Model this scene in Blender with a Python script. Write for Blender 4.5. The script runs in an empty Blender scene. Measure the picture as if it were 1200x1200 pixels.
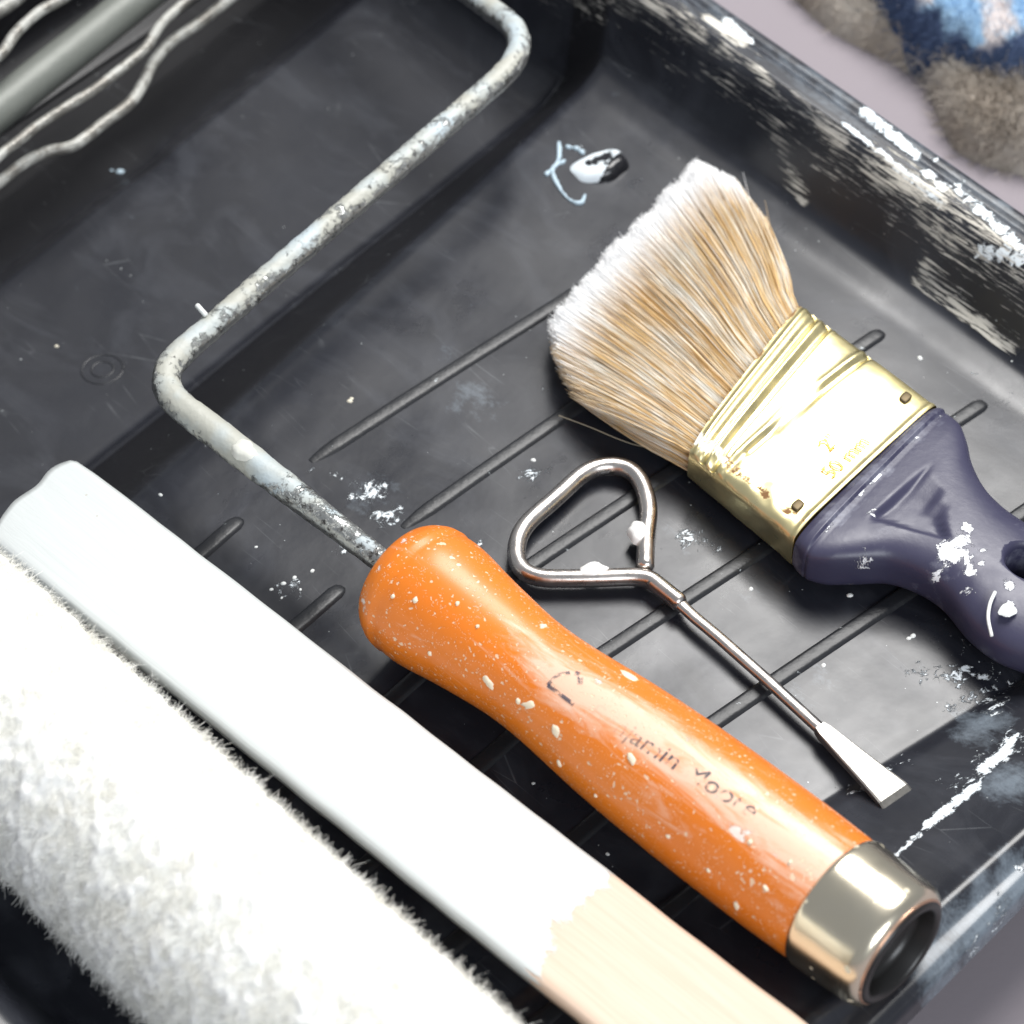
import bpy, math, random
import numpy as np
from mathutils import Vector, Matrix, noise

random.seed(7)
rng = np.random.default_rng(11)
S = bpy.context.scene
COL = S.collection
MM = 0.001

# ------------------------------------------------------------------ camera
ELEV = math.radians(48)
DIST = 0.566
HALF = math.radians(11)
cam_d = bpy.data.cameras.new("camera")
cam_d.sensor_width = 36
cam_d.lens = 18 / math.tan(HALF)
cam_d.clip_start = 0.01
cam_d.clip_end = 20
cam_d.dof.use_dof = True
cam_d.dof.focus_distance = 0.535
cam_d.dof.aperture_fstop = 20
cam = bpy.data.objects.new("camera", cam_d)
COL.objects.link(cam)
cam.location = (0, -DIST * math.cos(ELEV), DIST * math.sin(ELEV))
cam.rotation_euler = (math.pi / 2 - ELEV, 0, 0)
S.camera = cam

# ------------------------------------------------------------------ world and lamps
w = bpy.data.worlds.new("World")
S.world = w
w.use_nodes = True
bg = w.node_tree.nodes["Background"]
bg.inputs[0].default_value = (0.86, 0.91, 1.0, 1)
bg.inputs[1].default_value = 0.37


def area(name, az, el, dist, sx, sy, energy, col):
    d = bpy.data.lights.new(name, 'AREA')
    d.shape = 'RECTANGLE'
    d.size = sx
    d.size_y = sy
    d.energy = energy
    d.color = col
    o = bpy.data.objects.new(name, d)
    COL.objects.link(o)
    a, e = math.radians(az), math.radians(el)
    v = Vector((math.sin(a) * math.cos(e), math.cos(a) * math.cos(e), math.sin(e)))
    o.location = v * dist
    o.rotation_euler = v.to_track_quat('Z', 'Y').to_euler()
    return o


area("window_lamp", 30, 59, 1.10, 0.62, 0.54, 18.5, (1.0, 0.985, 0.96))
area("added_fill_lamp", 155, 32, 1.2, 0.6, 0.4, 8.0, (0.90, 0.95, 1.0))  # fill added in front to brighten the table and near sides
S.cycles.max_bounces = 16
S.cycles.diffuse_bounces = 16
S.cycles.transmission_bounces = 16
S.cycles.transparent_max_bounces = 16
S.view_settings.view_transform = 'Standard'
S.view_settings.look = 'None'
S.view_settings.exposure = 0.0
S.view_settings.gamma = 1.0

# ------------------------------------------------------------------ helpers
CAMV = np.array(cam.location)
_a = math.pi / 2 - ELEV
ROT = np.array([[1, 0, 0], [0, math.cos(_a), -math.sin(_a)], [0, math.sin(_a), math.cos(_a)]])
TH = math.tan(HALF)


def P(px, py, z=0.0):
    """the place (metres) at height z (mm) that was surveyed at this spot of the photograph"""
    d = ROT @ np.array([(px - 600) / 600 * TH, (600 - py) / 600 * TH, -1.0])
    t = (z * MM - CAMV[2]) / d[2]
    return Vector(CAMV + t * d)


def empty(name, loc, label, cat, group=None):
    o = bpy.data.objects.new(name, None)
    COL.objects.link(o)
    o.location = loc
    o.empty_display_size = 0.01
    o['label'] = label
    o['category'] = cat
    if group:
        o['group'] = group
    return o


def mesh_obj(name, verts, faces, mat, parent=None, smooth=True, attrs=None):
    me = bpy.data.meshes.new(name)
    me.from_pydata([tuple(v) for v in verts], [], faces)
    if smooth:
        me.polygons.foreach_set("use_smooth", [True] * len(me.polygons))
    if attrs:
        for k, arr in attrs.items():
            arr = np.asarray(arr, dtype=np.float32)
            if arr.ndim == 1:
                at = me.attributes.new(k, 'FLOAT', 'POINT')
                at.data.foreach_set("value", arr)
            else:
                at = me.attributes.new(k, 'FLOAT_VECTOR', 'POINT')
                at.data.foreach_set("vector", arr.ravel())
    me.materials.append(mat)
    me.update()
    o = bpy.data.objects.new(name, me)
    COL.objects.link(o)
    if parent is not None:
        o.parent = parent
        o.matrix_parent_inverse = Matrix.Translation(-Vector(parent.location))
    return o


def grid_faces(nu, nv, wrap_v=False):
    f = []
    for i in range(nu - 1):
        for j in range(nv if wrap_v else nv - 1):
            j2 = (j + 1) % nv
            f.append((i * nv + j, i * nv + j2, (i + 1) * nv + j2, (i + 1) * nv + j))
    return f


def smooth_path(pts, n_round=8, r=None, step=None):
    """polyline with rounded corners; pts = [(Vector, corner radius m)]"""
    out = []
    for i, (p, rad) in enumerate(pts):
        if i == 0 or i == len(pts) - 1 or rad <= 0:
            out.append(p.copy())
            continue
        a, b = pts[i - 1][0], pts[i + 1][0]
        da, db = (a - p), (b - p)
        la, lb = min(rad, da.length * 0.49), min(rad, db.length * 0.49)
        q0, q1 = p + da.normalized() * la, p + db.normalized() * lb
        for k in range(n_round + 1):
            t = k / n_round
            out.append(q0.lerp(p, t).lerp(p.lerp(q1, t), t))
    if step:
        res = [out[0]]
        for a, b in zip(out, out[1:]):
            n = max(1, int((b - a).length / step))
            for k in range(1, n + 1):
                res.append(a.lerp(b, k / n))
        out = res
    return out


def catmull(pts, n=8):
    out = []
    q = [pts[0] * 2 - pts[1]] + list(pts) + [pts[-1] * 2 - pts[-2]]
    for i in range(1, len(q) - 2):
        p0, p1, p2, p3 = q[i - 1:i + 3]
        for k in range(n):
            t = k / n
            out.append(0.5 * ((2 * p1) + (p2 - p0) * t + (2 * p0 - 5 * p1 + 4 * p2 - p3) * t * t + (3 * p1 - p0 - 3 * p2 + p3) * t ** 3))
    out.append(pts[-1].copy())
    return out


def tube(path, rad, n=14, rough=0.0, rscale=300, flat=None, cap_round=True):
    """verts, faces of a tube; rad float or f(i, t); flat=(w, h) scale in the frame"""
    N = len(path)
    tang = []
    for i in range(N):
        a = path[max(0, i - 1)]
        b = path[min(N - 1, i + 1)]
        tang.append((b - a).normalized())
    up = Vector((0, 0, 1))
    if abs(tang[0].dot(up)) > 0.95:
        up = Vector((1, 0, 0))
    verts, faces = [], []
    rings = []
    for i in range(N):
        t = tang[i]
        side = t.cross(up).normalized()
        u2 = side.cross(t).normalized()
        rr = rad(i / (N - 1)) if callable(rad) else rad
        rings.append((path[i], side, u2, rr))
    if cap_round:
        p, s, u2, rr = rings[0]
        pre = [(p - tang[0] * rr * 0.5 * k, s, u2, rr * f) for k, f in ((1.0, 0.35), (0.75, 0.75))]
        p, s, u2, rr = rings[-1]
        post = [(p + tang[-1] * rr * 0.5 * k, s, u2, rr * f) for k, f in ((0.75, 0.75), (1.0, 0.35))]
        rings = pre + rings + post
    for (p, s, u2, rr) in rings:
        for k in range(n):
            an = 2 * math.pi * k / n
            fw, fh = flat if flat else (1, 1)
            v = p + s * (math.cos(an) * rr * fw) + u2 * (math.sin(an) * rr * fh)
            if rough:
                dn = (v - p).normalized()
                v = v + dn * rough * (noise.noise(v * rscale) + 0.6 * noise.noise(v * rscale * 2.7) + 0.25)
            verts.append(v)
    M = len(rings)
    faces = grid_faces(M, n, True)
    faces.append(tuple(range(n))[::-1])
    faces.append(tuple((M - 1) * n + k for k in range(n)))
    return verts, faces


def lathe(A, B, prof, n=64, close=True):
    ax = (B - A).normalized()
    side = ax.cross(Vector((0, 0, 1))).normalized()
    u2 = side.cross(ax)
    verts = []
    for s, r in prof:
        for k in range(n):
            an = 2 * math.pi * k / n
            verts.append(A + ax * s + (side * math.cos(an) + u2 * math.sin(an)) * r)
    faces = grid_faces(len(prof), n, True)
    if close:
        faces.append(tuple(range(n))[::-1])
        faces.append(tuple((len(prof) - 1) * n + k for k in range(n)))
    return verts, faces


def smoothstep(a, b, x):
    t = np.clip((x - a) / (b - a), 0, 1)
    return t * t * (3 - 2 * t)


def dome(center, rx, ry, h, ax=0.0, n=16, m=6, wob=0.15, seed=0, normal=None):
    """small irregular dried drop: a low dome"""
    verts, faces = [], []
    nrm = (normal or Vector((0, 0, 1))).normalized()
    sx = nrm.orthogonal().normalized() if abs(nrm.z) < 0.99 else Vector((1, 0, 0))
    if abs(nrm.z) >= 0.3:
        sx = (Vector((1, 0, 0)) - nrm * nrm.x).normalized()
    sy = nrm.cross(sx)
    for i in range(m):
        f = 1 - i / (m - 1) * 0.92
        z = h * math.sqrt(max(0, 1 - f * f)) if i else -0.15 * h
        for k in range(n):
            an = 2 * math.pi * k / n
            rr = 1 + wob * noise.noise(Vector((math.cos(an) * 1.3 + seed * 3.1, math.sin(an) * 1.3, seed)))
            x = math.cos(an) * rx * f * rr
            y = math.sin(an) * ry * f * rr
            x, y = x * math.cos(ax) - y * math.sin(ax), x * math.sin(ax) + y * math.cos(ax)
            verts.append(center + sx * x + sy * y + nrm * z)
    faces = grid_faces(m, n, True)
    faces.append(tuple((m - 1) * n + k for k in range(n)))
    return verts, faces


# ------------------------------------------------------------------ material helper
class NT:
    def __init__(self, name):
        self.m = bpy.data.materials.new(name)
        self.m.use_nodes = True
        self.t = self.m.node_tree
        self.b = self.t.nodes["Principled BSDF"]

    def n(self, typ, **kw):
        x = self.t.nodes.new(typ)
        for k, v in kw.items():
            setattr(x, k, v)
        return x

    def put(self, sock, v):
        if isinstance(v, bpy.types.NodeSocket):
            self.t.links.new(v, sock)
        elif isinstance(v, (tuple, list)) and len(v) == 3 and sock.type == 'RGBA':
            sock.default_value = (*v, 1)
        else:
            sock.default_value = v

    def coord(self, kind='Object'):
        return self.n('ShaderNodeTexCoord').outputs[kind]

    def attr(self, name, out='Fac'):
        return self.n('ShaderNodeAttribute', attribute_name=name).outputs[out]

    def scale(self, vec, s):
        x = self.n('ShaderNodeMapping')
        self.put(x.inputs[0], vec)
        x.inputs['Scale'].default_value = s if isinstance(s, (tuple, list)) else (s, s, s)
        return x.outputs[0]

    def noise(self, vec, s, detail=4, rough=0.55, dist=0.0):
        x = self.n('ShaderNodeTexNoise')
        self.put(x.inputs['Vector'], vec)
        x.inputs['Scale'].default_value = s
        x.inputs['Detail'].default_value = detail
        x.inputs['Roughness'].default_value = rough
        x.inputs['Distortion'].default_value = dist
        return x.outputs['Fac']

    def voro(self, vec, s, feature='F1', out='Distance', rnd=1.0):
        x = self.n('ShaderNodeTexVoronoi', feature=feature)
        self.put(x.inputs['Vector'], vec)
        x.inputs['Scale'].default_value = s
        x.inputs['Randomness'].default_value = rnd
        return x.outputs[out]

    def math(self, op, a, b=0.0, c=0.0, clamp=False):
        x = self.n('ShaderNodeMath', operation=op, use_clamp=clamp)
        self.put(x.inputs[0], a)
        self.put(x.inputs[1], b)
        self.put(x.inputs[2], c)
        return x.outputs[0]

    def rng(self, v, a, b, lo=0.0, hi=1.0, smooth=False):
        x = self.n('ShaderNodeMapRange')
        x.interpolation_type = 'SMOOTHSTEP' if smooth else 'LINEAR'
        self.put(x.inputs[0], v)
        for i, q in enumerate((a, b, lo, hi)):
            self.put(x.inputs[i + 1], q)
        return x.outputs[0]

    def mix(self, f, a, b):
        x = self.n('ShaderNodeMix', data_type='RGBA')
        self.put(x.inputs[0], f)
        self.put(x.inputs[6], a)
        self.put(x.inputs[7], b)
        return x.outputs[2]

    def mixf(self, f, a, b):
        x = self.n('ShaderNodeMix', data_type='FLOAT')
        self.put(x.inputs[0], f)
        self.put(x.inputs[2], a)
        self.put(x.inputs[3], b)
        return x.outputs[0]

    def bump(self, h, dist, strength=1.0, normal=None):
        x = self.n('ShaderNodeBump')
        self.put(x.inputs['Height'], h)
        x.inputs['Distance'].default_value = dist
        x.inputs['Strength'].default_value = strength
        if normal is not None:
            self.put(x.inputs['Normal'], normal)
        return x.outputs[0]

    def out(self, color=None, rough=None, metal=None, normal=None, spec=None, **kw):
        b = self.b.inputs
        if color is not None: self.put(b['Base Color'], color)
        if rough is not None: self.put(b['Roughness'], rough)
        if metal is not None: self.put(b['Metallic'], metal)
        if normal is not None: self.put(b['Normal'], normal)
        if spec is not None: self.put(b['Specular IOR Level'], spec)
        for k, v in kw.items():
            self.put(b[k.replace('_', ' ')], v)
        return self.m


def paint_mat(name, col, rough=0.45, var=0.06):
    m = NT(name)
    o = m.coord()
    nz = m.noise(o, 260, 4)
    c = m.mix(m.rng(nz, 0.35, 0.7), col, tuple(max(0, x - var) for x in col))
    return m.out(c, rough, normal=m.bump(m.noise(o, 900, 3), 0.0002, 0.5))


PAINT = paint_mat("dried_white_paint", (0.80, 0.82, 0.80))
IVORY = paint_mat("dried_ivory_paint", (0.72, 0.67, 0.55))


def tray_material():
    m = NT("black_tray_plastic")
    tuv = m.attr('tuv', 'Vector')
    wallp = m.attr('wallp')
    flo = m.attr('floorp')
    film = m.attr('filmp')
    # ivory dry-brushed streaks along the walls (long in u)
    st = m.scale(tuv, (0.14, 1.7, 1.7))
    n1 = m.noise(st, 1.0, 6, 0.72, 0.6)
    n1b = m.noise(m.scale(tuv, (0.035, 0.10, 0.10)), 1.0, 3, 0.5)
    n1s = m.math('ADD', m.math('MULTIPLY', n1, 0.66), m.math('MULTIPLY', n1b, 0.34))
    wm = m.rng(m.math('ADD', n1s, wallp), 1.0, 1.035)
    # bluish white dried paint on the floor and rim
    n2 = m.noise(m.scale(tuv, (0.55, 0.38, 0.5)), 1.0, 7, 0.74, 0.5)
    fm = m.rng(m.math('ADD', n2, flo), 1.0, 1.05)
    n3 = m.noise(m.scale(tuv, (0.14, 0.19, 0.2)), 1.0, 8, 0.75, 0.2)
    filmm = m.rng(m.math('ADD', n3, film), 0.95, 1.25, 0, 0.55)
    # fine specks
    v = m.voro(m.scale(tuv, 0.33), 1.0)
    vn = m.noise(m.scale(tuv, 0.05), 1.0, 2)
    sp = m.rng(m.math('ADD', v, m.math('MULTIPLY', vn, 0.28)), 0.145, 0.165, 1, 0)
    base = m.mix(m.noise(m.scale(tuv, 0.04), 1.0, 5, 0.6), (0.007, 0.0075, 0.011), (0.022, 0.024, 0.032))
    unshaded = m.math('SUBTRACT', 1.0, m.attr('shadep'))
    base = m.mix(unshaded, (0.006, 0.006, 0.008), base)  # shade of the well and step put into the base colour
    base = m.mix(m.math('MULTIPLY', unshaded, m.rng(m.noise(m.scale(tuv, (0.03, 0.05, 0.02)), 1.0, 6, 0.62, 1.2), 0.48, 0.70, 0, 0.7)), base, (0.042, 0.045, 0.055))
    # scuffs: thin pale scratches
    sc = m.voro(m.scale(tuv, (0.02, 0.16, 0.1)), 1.0, 'DISTANCE_TO_EDGE')
    scn = m.noise(m.scale(tuv, 0.07), 1.0, 3)
    scm = m.math('MULTIPLY', m.rng(sc, 0.0, 0.011, 1, 0), m.rng(scn, 0.52, 0.68, 0, 0.5))
    c = m.mix(scm, base, (0.16, 0.17, 0.18))
    c = m.mix(filmm, c, (0.25, 0.30, 0.35))
    c = m.mix(m.math('MULTIPLY', sp, 0.75), c, (0.62, 0.66, 0.66))
    c = m.mix(fm, c, m.mix(n1b, (0.70, 0.79, 0.86), (0.86, 0.89, 0.90)))
    ivc = m.mix(m.rng(n1b, 0.4, 0.62), (0.34, 0.33, 0.31), (0.72, 0.68, 0.60))
    c = m.mix(wm, c, ivc)
    rn = m.noise(m.scale(tuv, (0.05, 0.03, 0.05)), 1.0, 5, 0.6)
    wet = m.attr('wetp')
    r = m.rng(rn, 0.3, 0.7, 0.23, 0.40)
    r = m.mixf(wet, r, 0.62)
    r = m.mixf(m.attr('shadep'), r, 0.42)
    r = m.mixf(m.math('MAXIMUM', fm, wm), r, 0.5)
    bh = m.math('ADD', m.math('MULTIPLY', m.noise(m.scale(tuv, (0.022, 0.035, 0.03)), 1.0, 2, 0.4), 1.1),
                m.math('MULTIPLY', m.noise(m.scale(tuv, 0.5), 1.0, 4), 0.018))
    bh = m.math('ADD', bh, m.math('MULTIPLY', m.math('MAXIMUM', fm, wm), 0.35))
    return m.out(c, r, normal=m.bump(bh, 0.001, 0.9), spec=0.5)


TRAYM = tray_material()


# ------------------------------------------------------------------ table
def table():
    m = NT("mauve_grey_table")
    o = m.coord()
    c = m.mix(m.noise(o, 9, 4), (0.27, 0.24, 0.262), (0.31, 0.28, 0.30))
    m.out(c, 0.85, normal=m.bump(m.noise(o, 700, 3), 0.0001, 0.4), spec=0.1)
    z = -29 * MM
    n = 24
    xs = np.linspace(-1.2, 1.2, n)
    verts = [(x, y, z) for x in xs for y in xs]
    o = mesh_obj("tabletop", verts, grid_faces(n, n), m.m)
    o['kind'] = 'structure'


table()


# ------------------------------------------------------------------ paint tray
def lineA(p, q):      # p lower-left, q upper-right; normal points toward the near end
    p, q = np.array(p[:2]), np.array(q[:2])
    d = (q - p) / np.linalg.norm(q - p)
    n = np.array([d[1], -d[0]])
    return math.atan2(n[1], n[0]), float(n @ p) * 1000


def lineB(p, q):      # p upper-left, q lower-right; normal points to the right wall
    p, q = np.array(p[:2]), np.array(q[:2])
    d = (q - p) / np.linalg.norm(q - p)
    n = np.array([-d[1], d[0]])
    return math.atan2(n[1], n[0]), float(n @ p) * 1000


def shift(l, d):
    return (l[0], l[1] + d)


L1 = lineA(P(113, 547, -17), P(520, 222, -17))
L2 = lineA(P(160, 577, 0), P(683, 100, 0))
L3 = lineA(P(963, 937, 0), P(1177, 803, 0))
L4 = lineA(P(1093, 1067, 12), P(1200, 973, 12))
L5 = lineA(P(1040, 1200, 9), P(1200, 1040, 9))
RB = lineB(P(640, 30, 0), P(1200, 430, 0))
RI = lineB(P(800, 8, 26), P(1200, 310, 17))
RO = lineB(P(860, 7, 26), P(1200, 267, 17))
LB = lineB(P(0, 1120, 0), P(80, 1200, 0))

LW = lineA(P(0, 322, -19), P(400, 8, -19))
# keys: (line, height)
akeys = [(shift(L1, -150), -6), (shift(L1, -147), 26), (shift(L1, -132), 26), (shift(L1, -122), -4), (shift(L1, -112), -27.5), (shift(LW, -60), -27.8), (shift(LW, -26), -27.3), (shift(LW, -3), -22.6), (shift(LW, 3), -18.6), (shift(L1, -2.2), -17.6), (shift(L1, -0.9), -16.4), (L1, -16.4),
         (L2, -0.6), (shift(L2, 2), 0), (shift(L3, -3), 0), (shift(L3, 0.5), -0.5), (shift(L3, 4), 1.6), (shift(L4, -3), 10.5), (L4, 12),
         (shift(L4, 1.6), 11.6), (shift(L4, 3.2), 9.4), (shift(L5, -1), 9.4), (L5, 8.6), (shift(L5, 0.7), 3.0)]
rim_at = [26] * 11 + [26, 25, 25, 18, 17.6, 17, 15, 14.5, 14, 12.5, 12, 11, 5]
bkeys = [(shift(LB, -30.7), 0.55), (shift(LB, -30), 0.97), (shift(LB, -28), 1.0), (shift(LB, -14), 1.0), (shift(LB, -11), 0.95), (shift(LB, -2), 0.16), (shift(LB, 5), 0.0),
         (shift(RB, -10), 0.0), (shift(RB, -1), 0.10), (shift(RI, -3.0), 0.88), (shift(RI, -0.6), 1.0), (RI, 1.0),
         (RO, 1.0), (shift(RO, 1.0), 0.93), (shift(RO, 1.6), 0.62)]


def sample(keys, step):
    """parameter lines at about `step` mm between keys"""
    out, idx = [], []
    for i in range(len(keys) - 1):
        (a0, c0), (a1, c1) = keys[i][0], keys[i + 1][0]
        n = max(2, int(round(abs(c1 - c0) / step)))
        for k in range(n):
            f = k / n
            out.append((a0 + (a1 - a0) * f, c0 + (c1 - c0) * f))
            idx.append(i + f)
    out.append(keys[-1][0])
    idx.append(len(keys) - 1)
    return np.array(out), np.array(idx)


A_l, A_i = sample(akeys, 0.75)
B_l, B_i = sample(bkeys, 0.75)


def smooth_by(c, z, sig):
    o = np.zeros_like(z)
    for i in range(len(z)):
        wgt = np.exp(-0.5 * ((c - c[i]) / sig) ** 2)
        o[i] = (wgt * z).sum() / wgt.sum()
    return o


zA = smooth_by(A_l[:, 1], np.interp(A_i, range(len(akeys)), [k[1] for k in akeys]), 0.55)
zA[-3:] = np.interp(A_i, range(len(akeys)), [k[1] for k in akeys])[-3:]
zA += 0.7 * np.exp(-((A_l[:, 1] - L1[1]) / 0.7) ** 2)
zR = np.interp(A_i, range(len(akeys)), rim_at)
wBr = np.interp(B_i, range(len(bkeys)), [k[1] for k in bkeys])
wB = smooth_by(B_l[:, 1], wBr, 1.5)
hard = smoothstep(RI[1] - 6, RI[1] - 2, B_l[:, 1])
wB2 = smooth_by(B_l[:, 1], wBr, 0.5)
wB = wB * (1 - hard) + wB2 * hard
wB[-3:] = wBr[-3:]
# groove along the rim flange
gB = -0.9 * np.exp(-((B_l[:, 1] - (RI[1] * 0.42 + RO[1] * 0.58)) / 0.7) ** 2) * (wBr > 0.9)

nA, nB = len(A_l), len(B_l)
na = np.stack([np.cos(A_l[:, 0]), np.sin(A_l[:, 0])], 1)[:, None, :]
nb = np.stack([np.cos(B_l[:, 0]), np.sin(B_l[:, 0])], 1)[None, :, :]
ca = A_l[:, 1][:, None]
cb = B_l[:, 1][None, :]
det = na[..., 0] * nb[..., 1] - na[..., 1] * nb[..., 0]
X = (ca * nb[..., 1] - cb * na[..., 1]) / det
Y = (na[..., 0] * cb - nb[..., 0] * ca) / det
Z = zA[:, None] * (1 - wB[None, :]) + zR[:, None] * wB[None, :] + gB[None, :]
# gentle warping of the old plastic
Z = Z + 0.35 * np.sin(X / 19.0 + 0.7) * np.cos(Y / 23.0) * (1 - wB[None, :])
# shallow round drip hollow in the reservoir and the moulded ring
hp = P(165, 185, -20) * 1000
dd = np.hypot(X - hp[0], Y - hp[1])
Z -= 2.0 * np.exp(-(dd / 10) ** 2)
VERT = np.stack([X, Y, Z], -1).reshape(-1, 3)
TUV = np.stack([np.broadcast_to(ca, X.shape), np.broadcast_to(cb, X.shape), Z], -1).reshape(-1, 3)


def surf_z(x, y):
    """height (mm) of the tray under a point given in metres"""
    x, y = x * 1000, y * 1000
    j = np.argmin((VERT[:, 0] - x) ** 2 + (VERT[:, 1] - y) ** 2)
    return VERT[j, 2]


floorp = np.full(len(VERT), 0.22)
filmp = np.full(len(VERT), 0.30)
wallp = np.zeros(len(VERT))
wetp = np.zeros(len(VERT))


def blob(arr, px, py, z, r, s, px2=None, py2=None):
    a = np.array(P(px, py, z))[:2] * 1000
    if px2 is None:
        d = np.hypot(VERT[:, 0] - a[0], VERT[:, 1] - a[1])
    else:
        b = np.array(P(px2, py2, z))[:2] * 1000
        ab = b - a
        t = np.clip(((VERT[:, :2] - a) @ ab) / (ab @ ab), 0, 1)
        q = a + t[:, None] * ab
        d = np.hypot(VERT[:, 0] - q[:, 0], VERT[:, 1] - q[:, 1])
    g = s * np.exp(-(d / r) ** 2)
    np.maximum(arr, g, out=arr)


# paint smears on the ramp
for a in [(432, 575, 0, 7, .50), (455, 600, 0, 6, .5), (395, 560, 0, 5, .44), (345, 690, 0, 6, .47), (330, 695, 0, 3, .5), (610, 560, 0, 4, .50, 640, 552), (800, 625, 0, 6, .47, 835, 640),
          (680, 175, 0, 3.5, .5), (365, 550, 0, 4, .43), (1075, 790, 0, 7, .45, 1160, 790), (1130, 760, 0, 6, .45), (700, 735, 0, 3, .4), (1000, 600, 0, 4, .40),
          (1180, 450, 4, 5, .47), (1140, 430, 2, 4, .43), (1080, 395, 0, 3, .38), (640, 455, 0, 3, .45)]:
    blob(floorp, *a)
# big white streaks at the near end of the ramp
for a in [(1085, 980, 3, 2.2, .68, 1140, 935), (1150, 912, 3, 2.4, .72, 1175, 890), (1175, 890, 3, 1.6, .66, 1190, 868), (1045, 1020, 3, 1.2, .6, 1085, 980), (1120, 930, 3, 8, .47, 1190, 870), (1000, 925, 1, 5, .46, 1060, 890),
          (1110, 830, 0, 5, .47, 1180, 800), (1185, 880, 4, 7, .46), (1125, 1130, 9, 4, .46, 1180, 1060), (1195, 1015, 10, 2, .6), (1165, 1040, 10, 2.5, .5)]:
    blob(floorp, *a)
floorp = np.maximum(floorp, 0.30 * smoothstep(L2[1], L2[1] + 8, TUV[:, 0]) * (TUV[:, 1] < RB[1]))
for a in [(432, 575, 0, 8, .56), (455, 605, 0, 7, .56), (400, 640, 0, 5, .52), (395, 555, 0, 5, .5), (805, 628, 0, 6, .55), (620, 556, 0, 4, .56), (340, 690, 0, 6, .52), (1120, 790, 0, 8, .52), (1160, 830, 0, 8, .52), (560, 640, 0, 5, .5)]:
    blob(floorp, *a)
for a in [(560, 470, 0, 16, .50), (700, 420, 0, 12, .45), (950, 800, 0, 14, .46), (870, 700, 0, 10, .45), (480, 700, 0, 14, .44), (520, 420, 0, 12, .44), (760, 700, 0, 14, .38), (1150, 850, 2, 12, .62), (1180, 930, 5, 9, .7), (1100, 1130, 9, 10, .7, 1200, 1030), (1040, 855, 0, 8, .4), (1020, 900, 0, 8, .45), (430, 580, 0, 12, .52), (800, 630, 0, 12, .45)]:
    blob(filmp, *a)
# wall above the ramp: ivory dry-brushed paint; rim flange: bluish film and thick white patches
bb = TUV[:, 1]
aa = TUV[:, 0]
onwall = smoothstep(RB[1] - 3, RB[1] + 4, bb) * (1 - smoothstep(RI[1] - 0.3, RI[1] + 0.6, bb))
wallp = onwall * 0.475
wallp = np.where(bb > RI[1] - 1.2, np.maximum(wallp, 0.43 * (bb < RI[1] + 3)), wallp)
for a in [(1085, 290, 14, 6, .53, 1190, 370), (1010, 200, 16, 4, .505, 1050, 240), (900, 130, 16, 4, .505, 945, 190), (850, 110, 14, 3, .5), (830, 20, 24, 4, .58, 870, 50), (930, 110, 22, 3, .55, 990, 160)]:
    blob(wallp, *a)
wallp *= (onwall > 0.03) | (bb > RI[1] - 1.5)
flange = (bb > RI[1] + 0.8) * 1.0
filmp = filmp * (1 - onwall)
filmp = np.maximum(filmp, flange * 0.50)
for a in [(1015, 128, 23, 3.0, .66, 1075, 178), (990, 143, 23, 1.6, .66, 1105, 228), (1085, 205, 21, 3.0, .64, 1105, 222), (1118, 218, 21, 4, .60, 1200, 292), (850, 18, 25, 2.2, .7, 878, 42), (1095, 190, 21, 2.0, .66), (1150, 285, 19, 2.0, .6, 1200, 310)]:
    blob(floorp, *a)
leftw = smoothstep(LB[1] + 2, LB[1] - 8, bb)
wallp = np.maximum(wallp, leftw * 0.36)
wetp = smoothstep(L1[1] - 3, L1[1] + 3, aa)  # reservoir duller than ramp is reversed below
wetp = 0.35 * (1 - wetp)

# shade painted into the reservoir well and step: darker base, pale film left out
shadep = np.maximum(1 - smoothstep(LW[1] - 9, LW[1] + 3, aa), smoothstep(L1[1] - 0.5, L1[1] + 2, aa) * (1 - smoothstep(L2[1] - 4, L2[1] + 1, aa)))
wetp *= 1 - shadep
tray = empty("paint_tray", P(600, 600, -18), "black plastic paint tray with ribbed ramp and paint-streaked rim, lying under all the tools", "paint tray")
body = mesh_obj("tray_body", VERT * MM, grid_faces(nA, nB), TRAYM, tray,
                attrs={'tuv': TUV, 'wallp': wallp, 'floorp': floorp, 'filmp': filmp, 'wetp': wetp, 'shadep': shadep})
body.data.flip_normals()

RIBM = NT("black_rib_plastic")
_o = RIBM.coord()
_f = RIBM.rng(RIBM.noise(_o, 330, 6, 0.7, 0.4), 0.66, 0.70)
RIBM = RIBM.out(RIBM.mix(_f, (0.013, 0.014, 0.017), (0.55, 0.60, 0.62)), RIBM.mixf(_f, 0.42, 0.55), normal=RIBM.bump(RIBM.noise(_o, 500, 4), 0.0003, 0.5))


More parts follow.
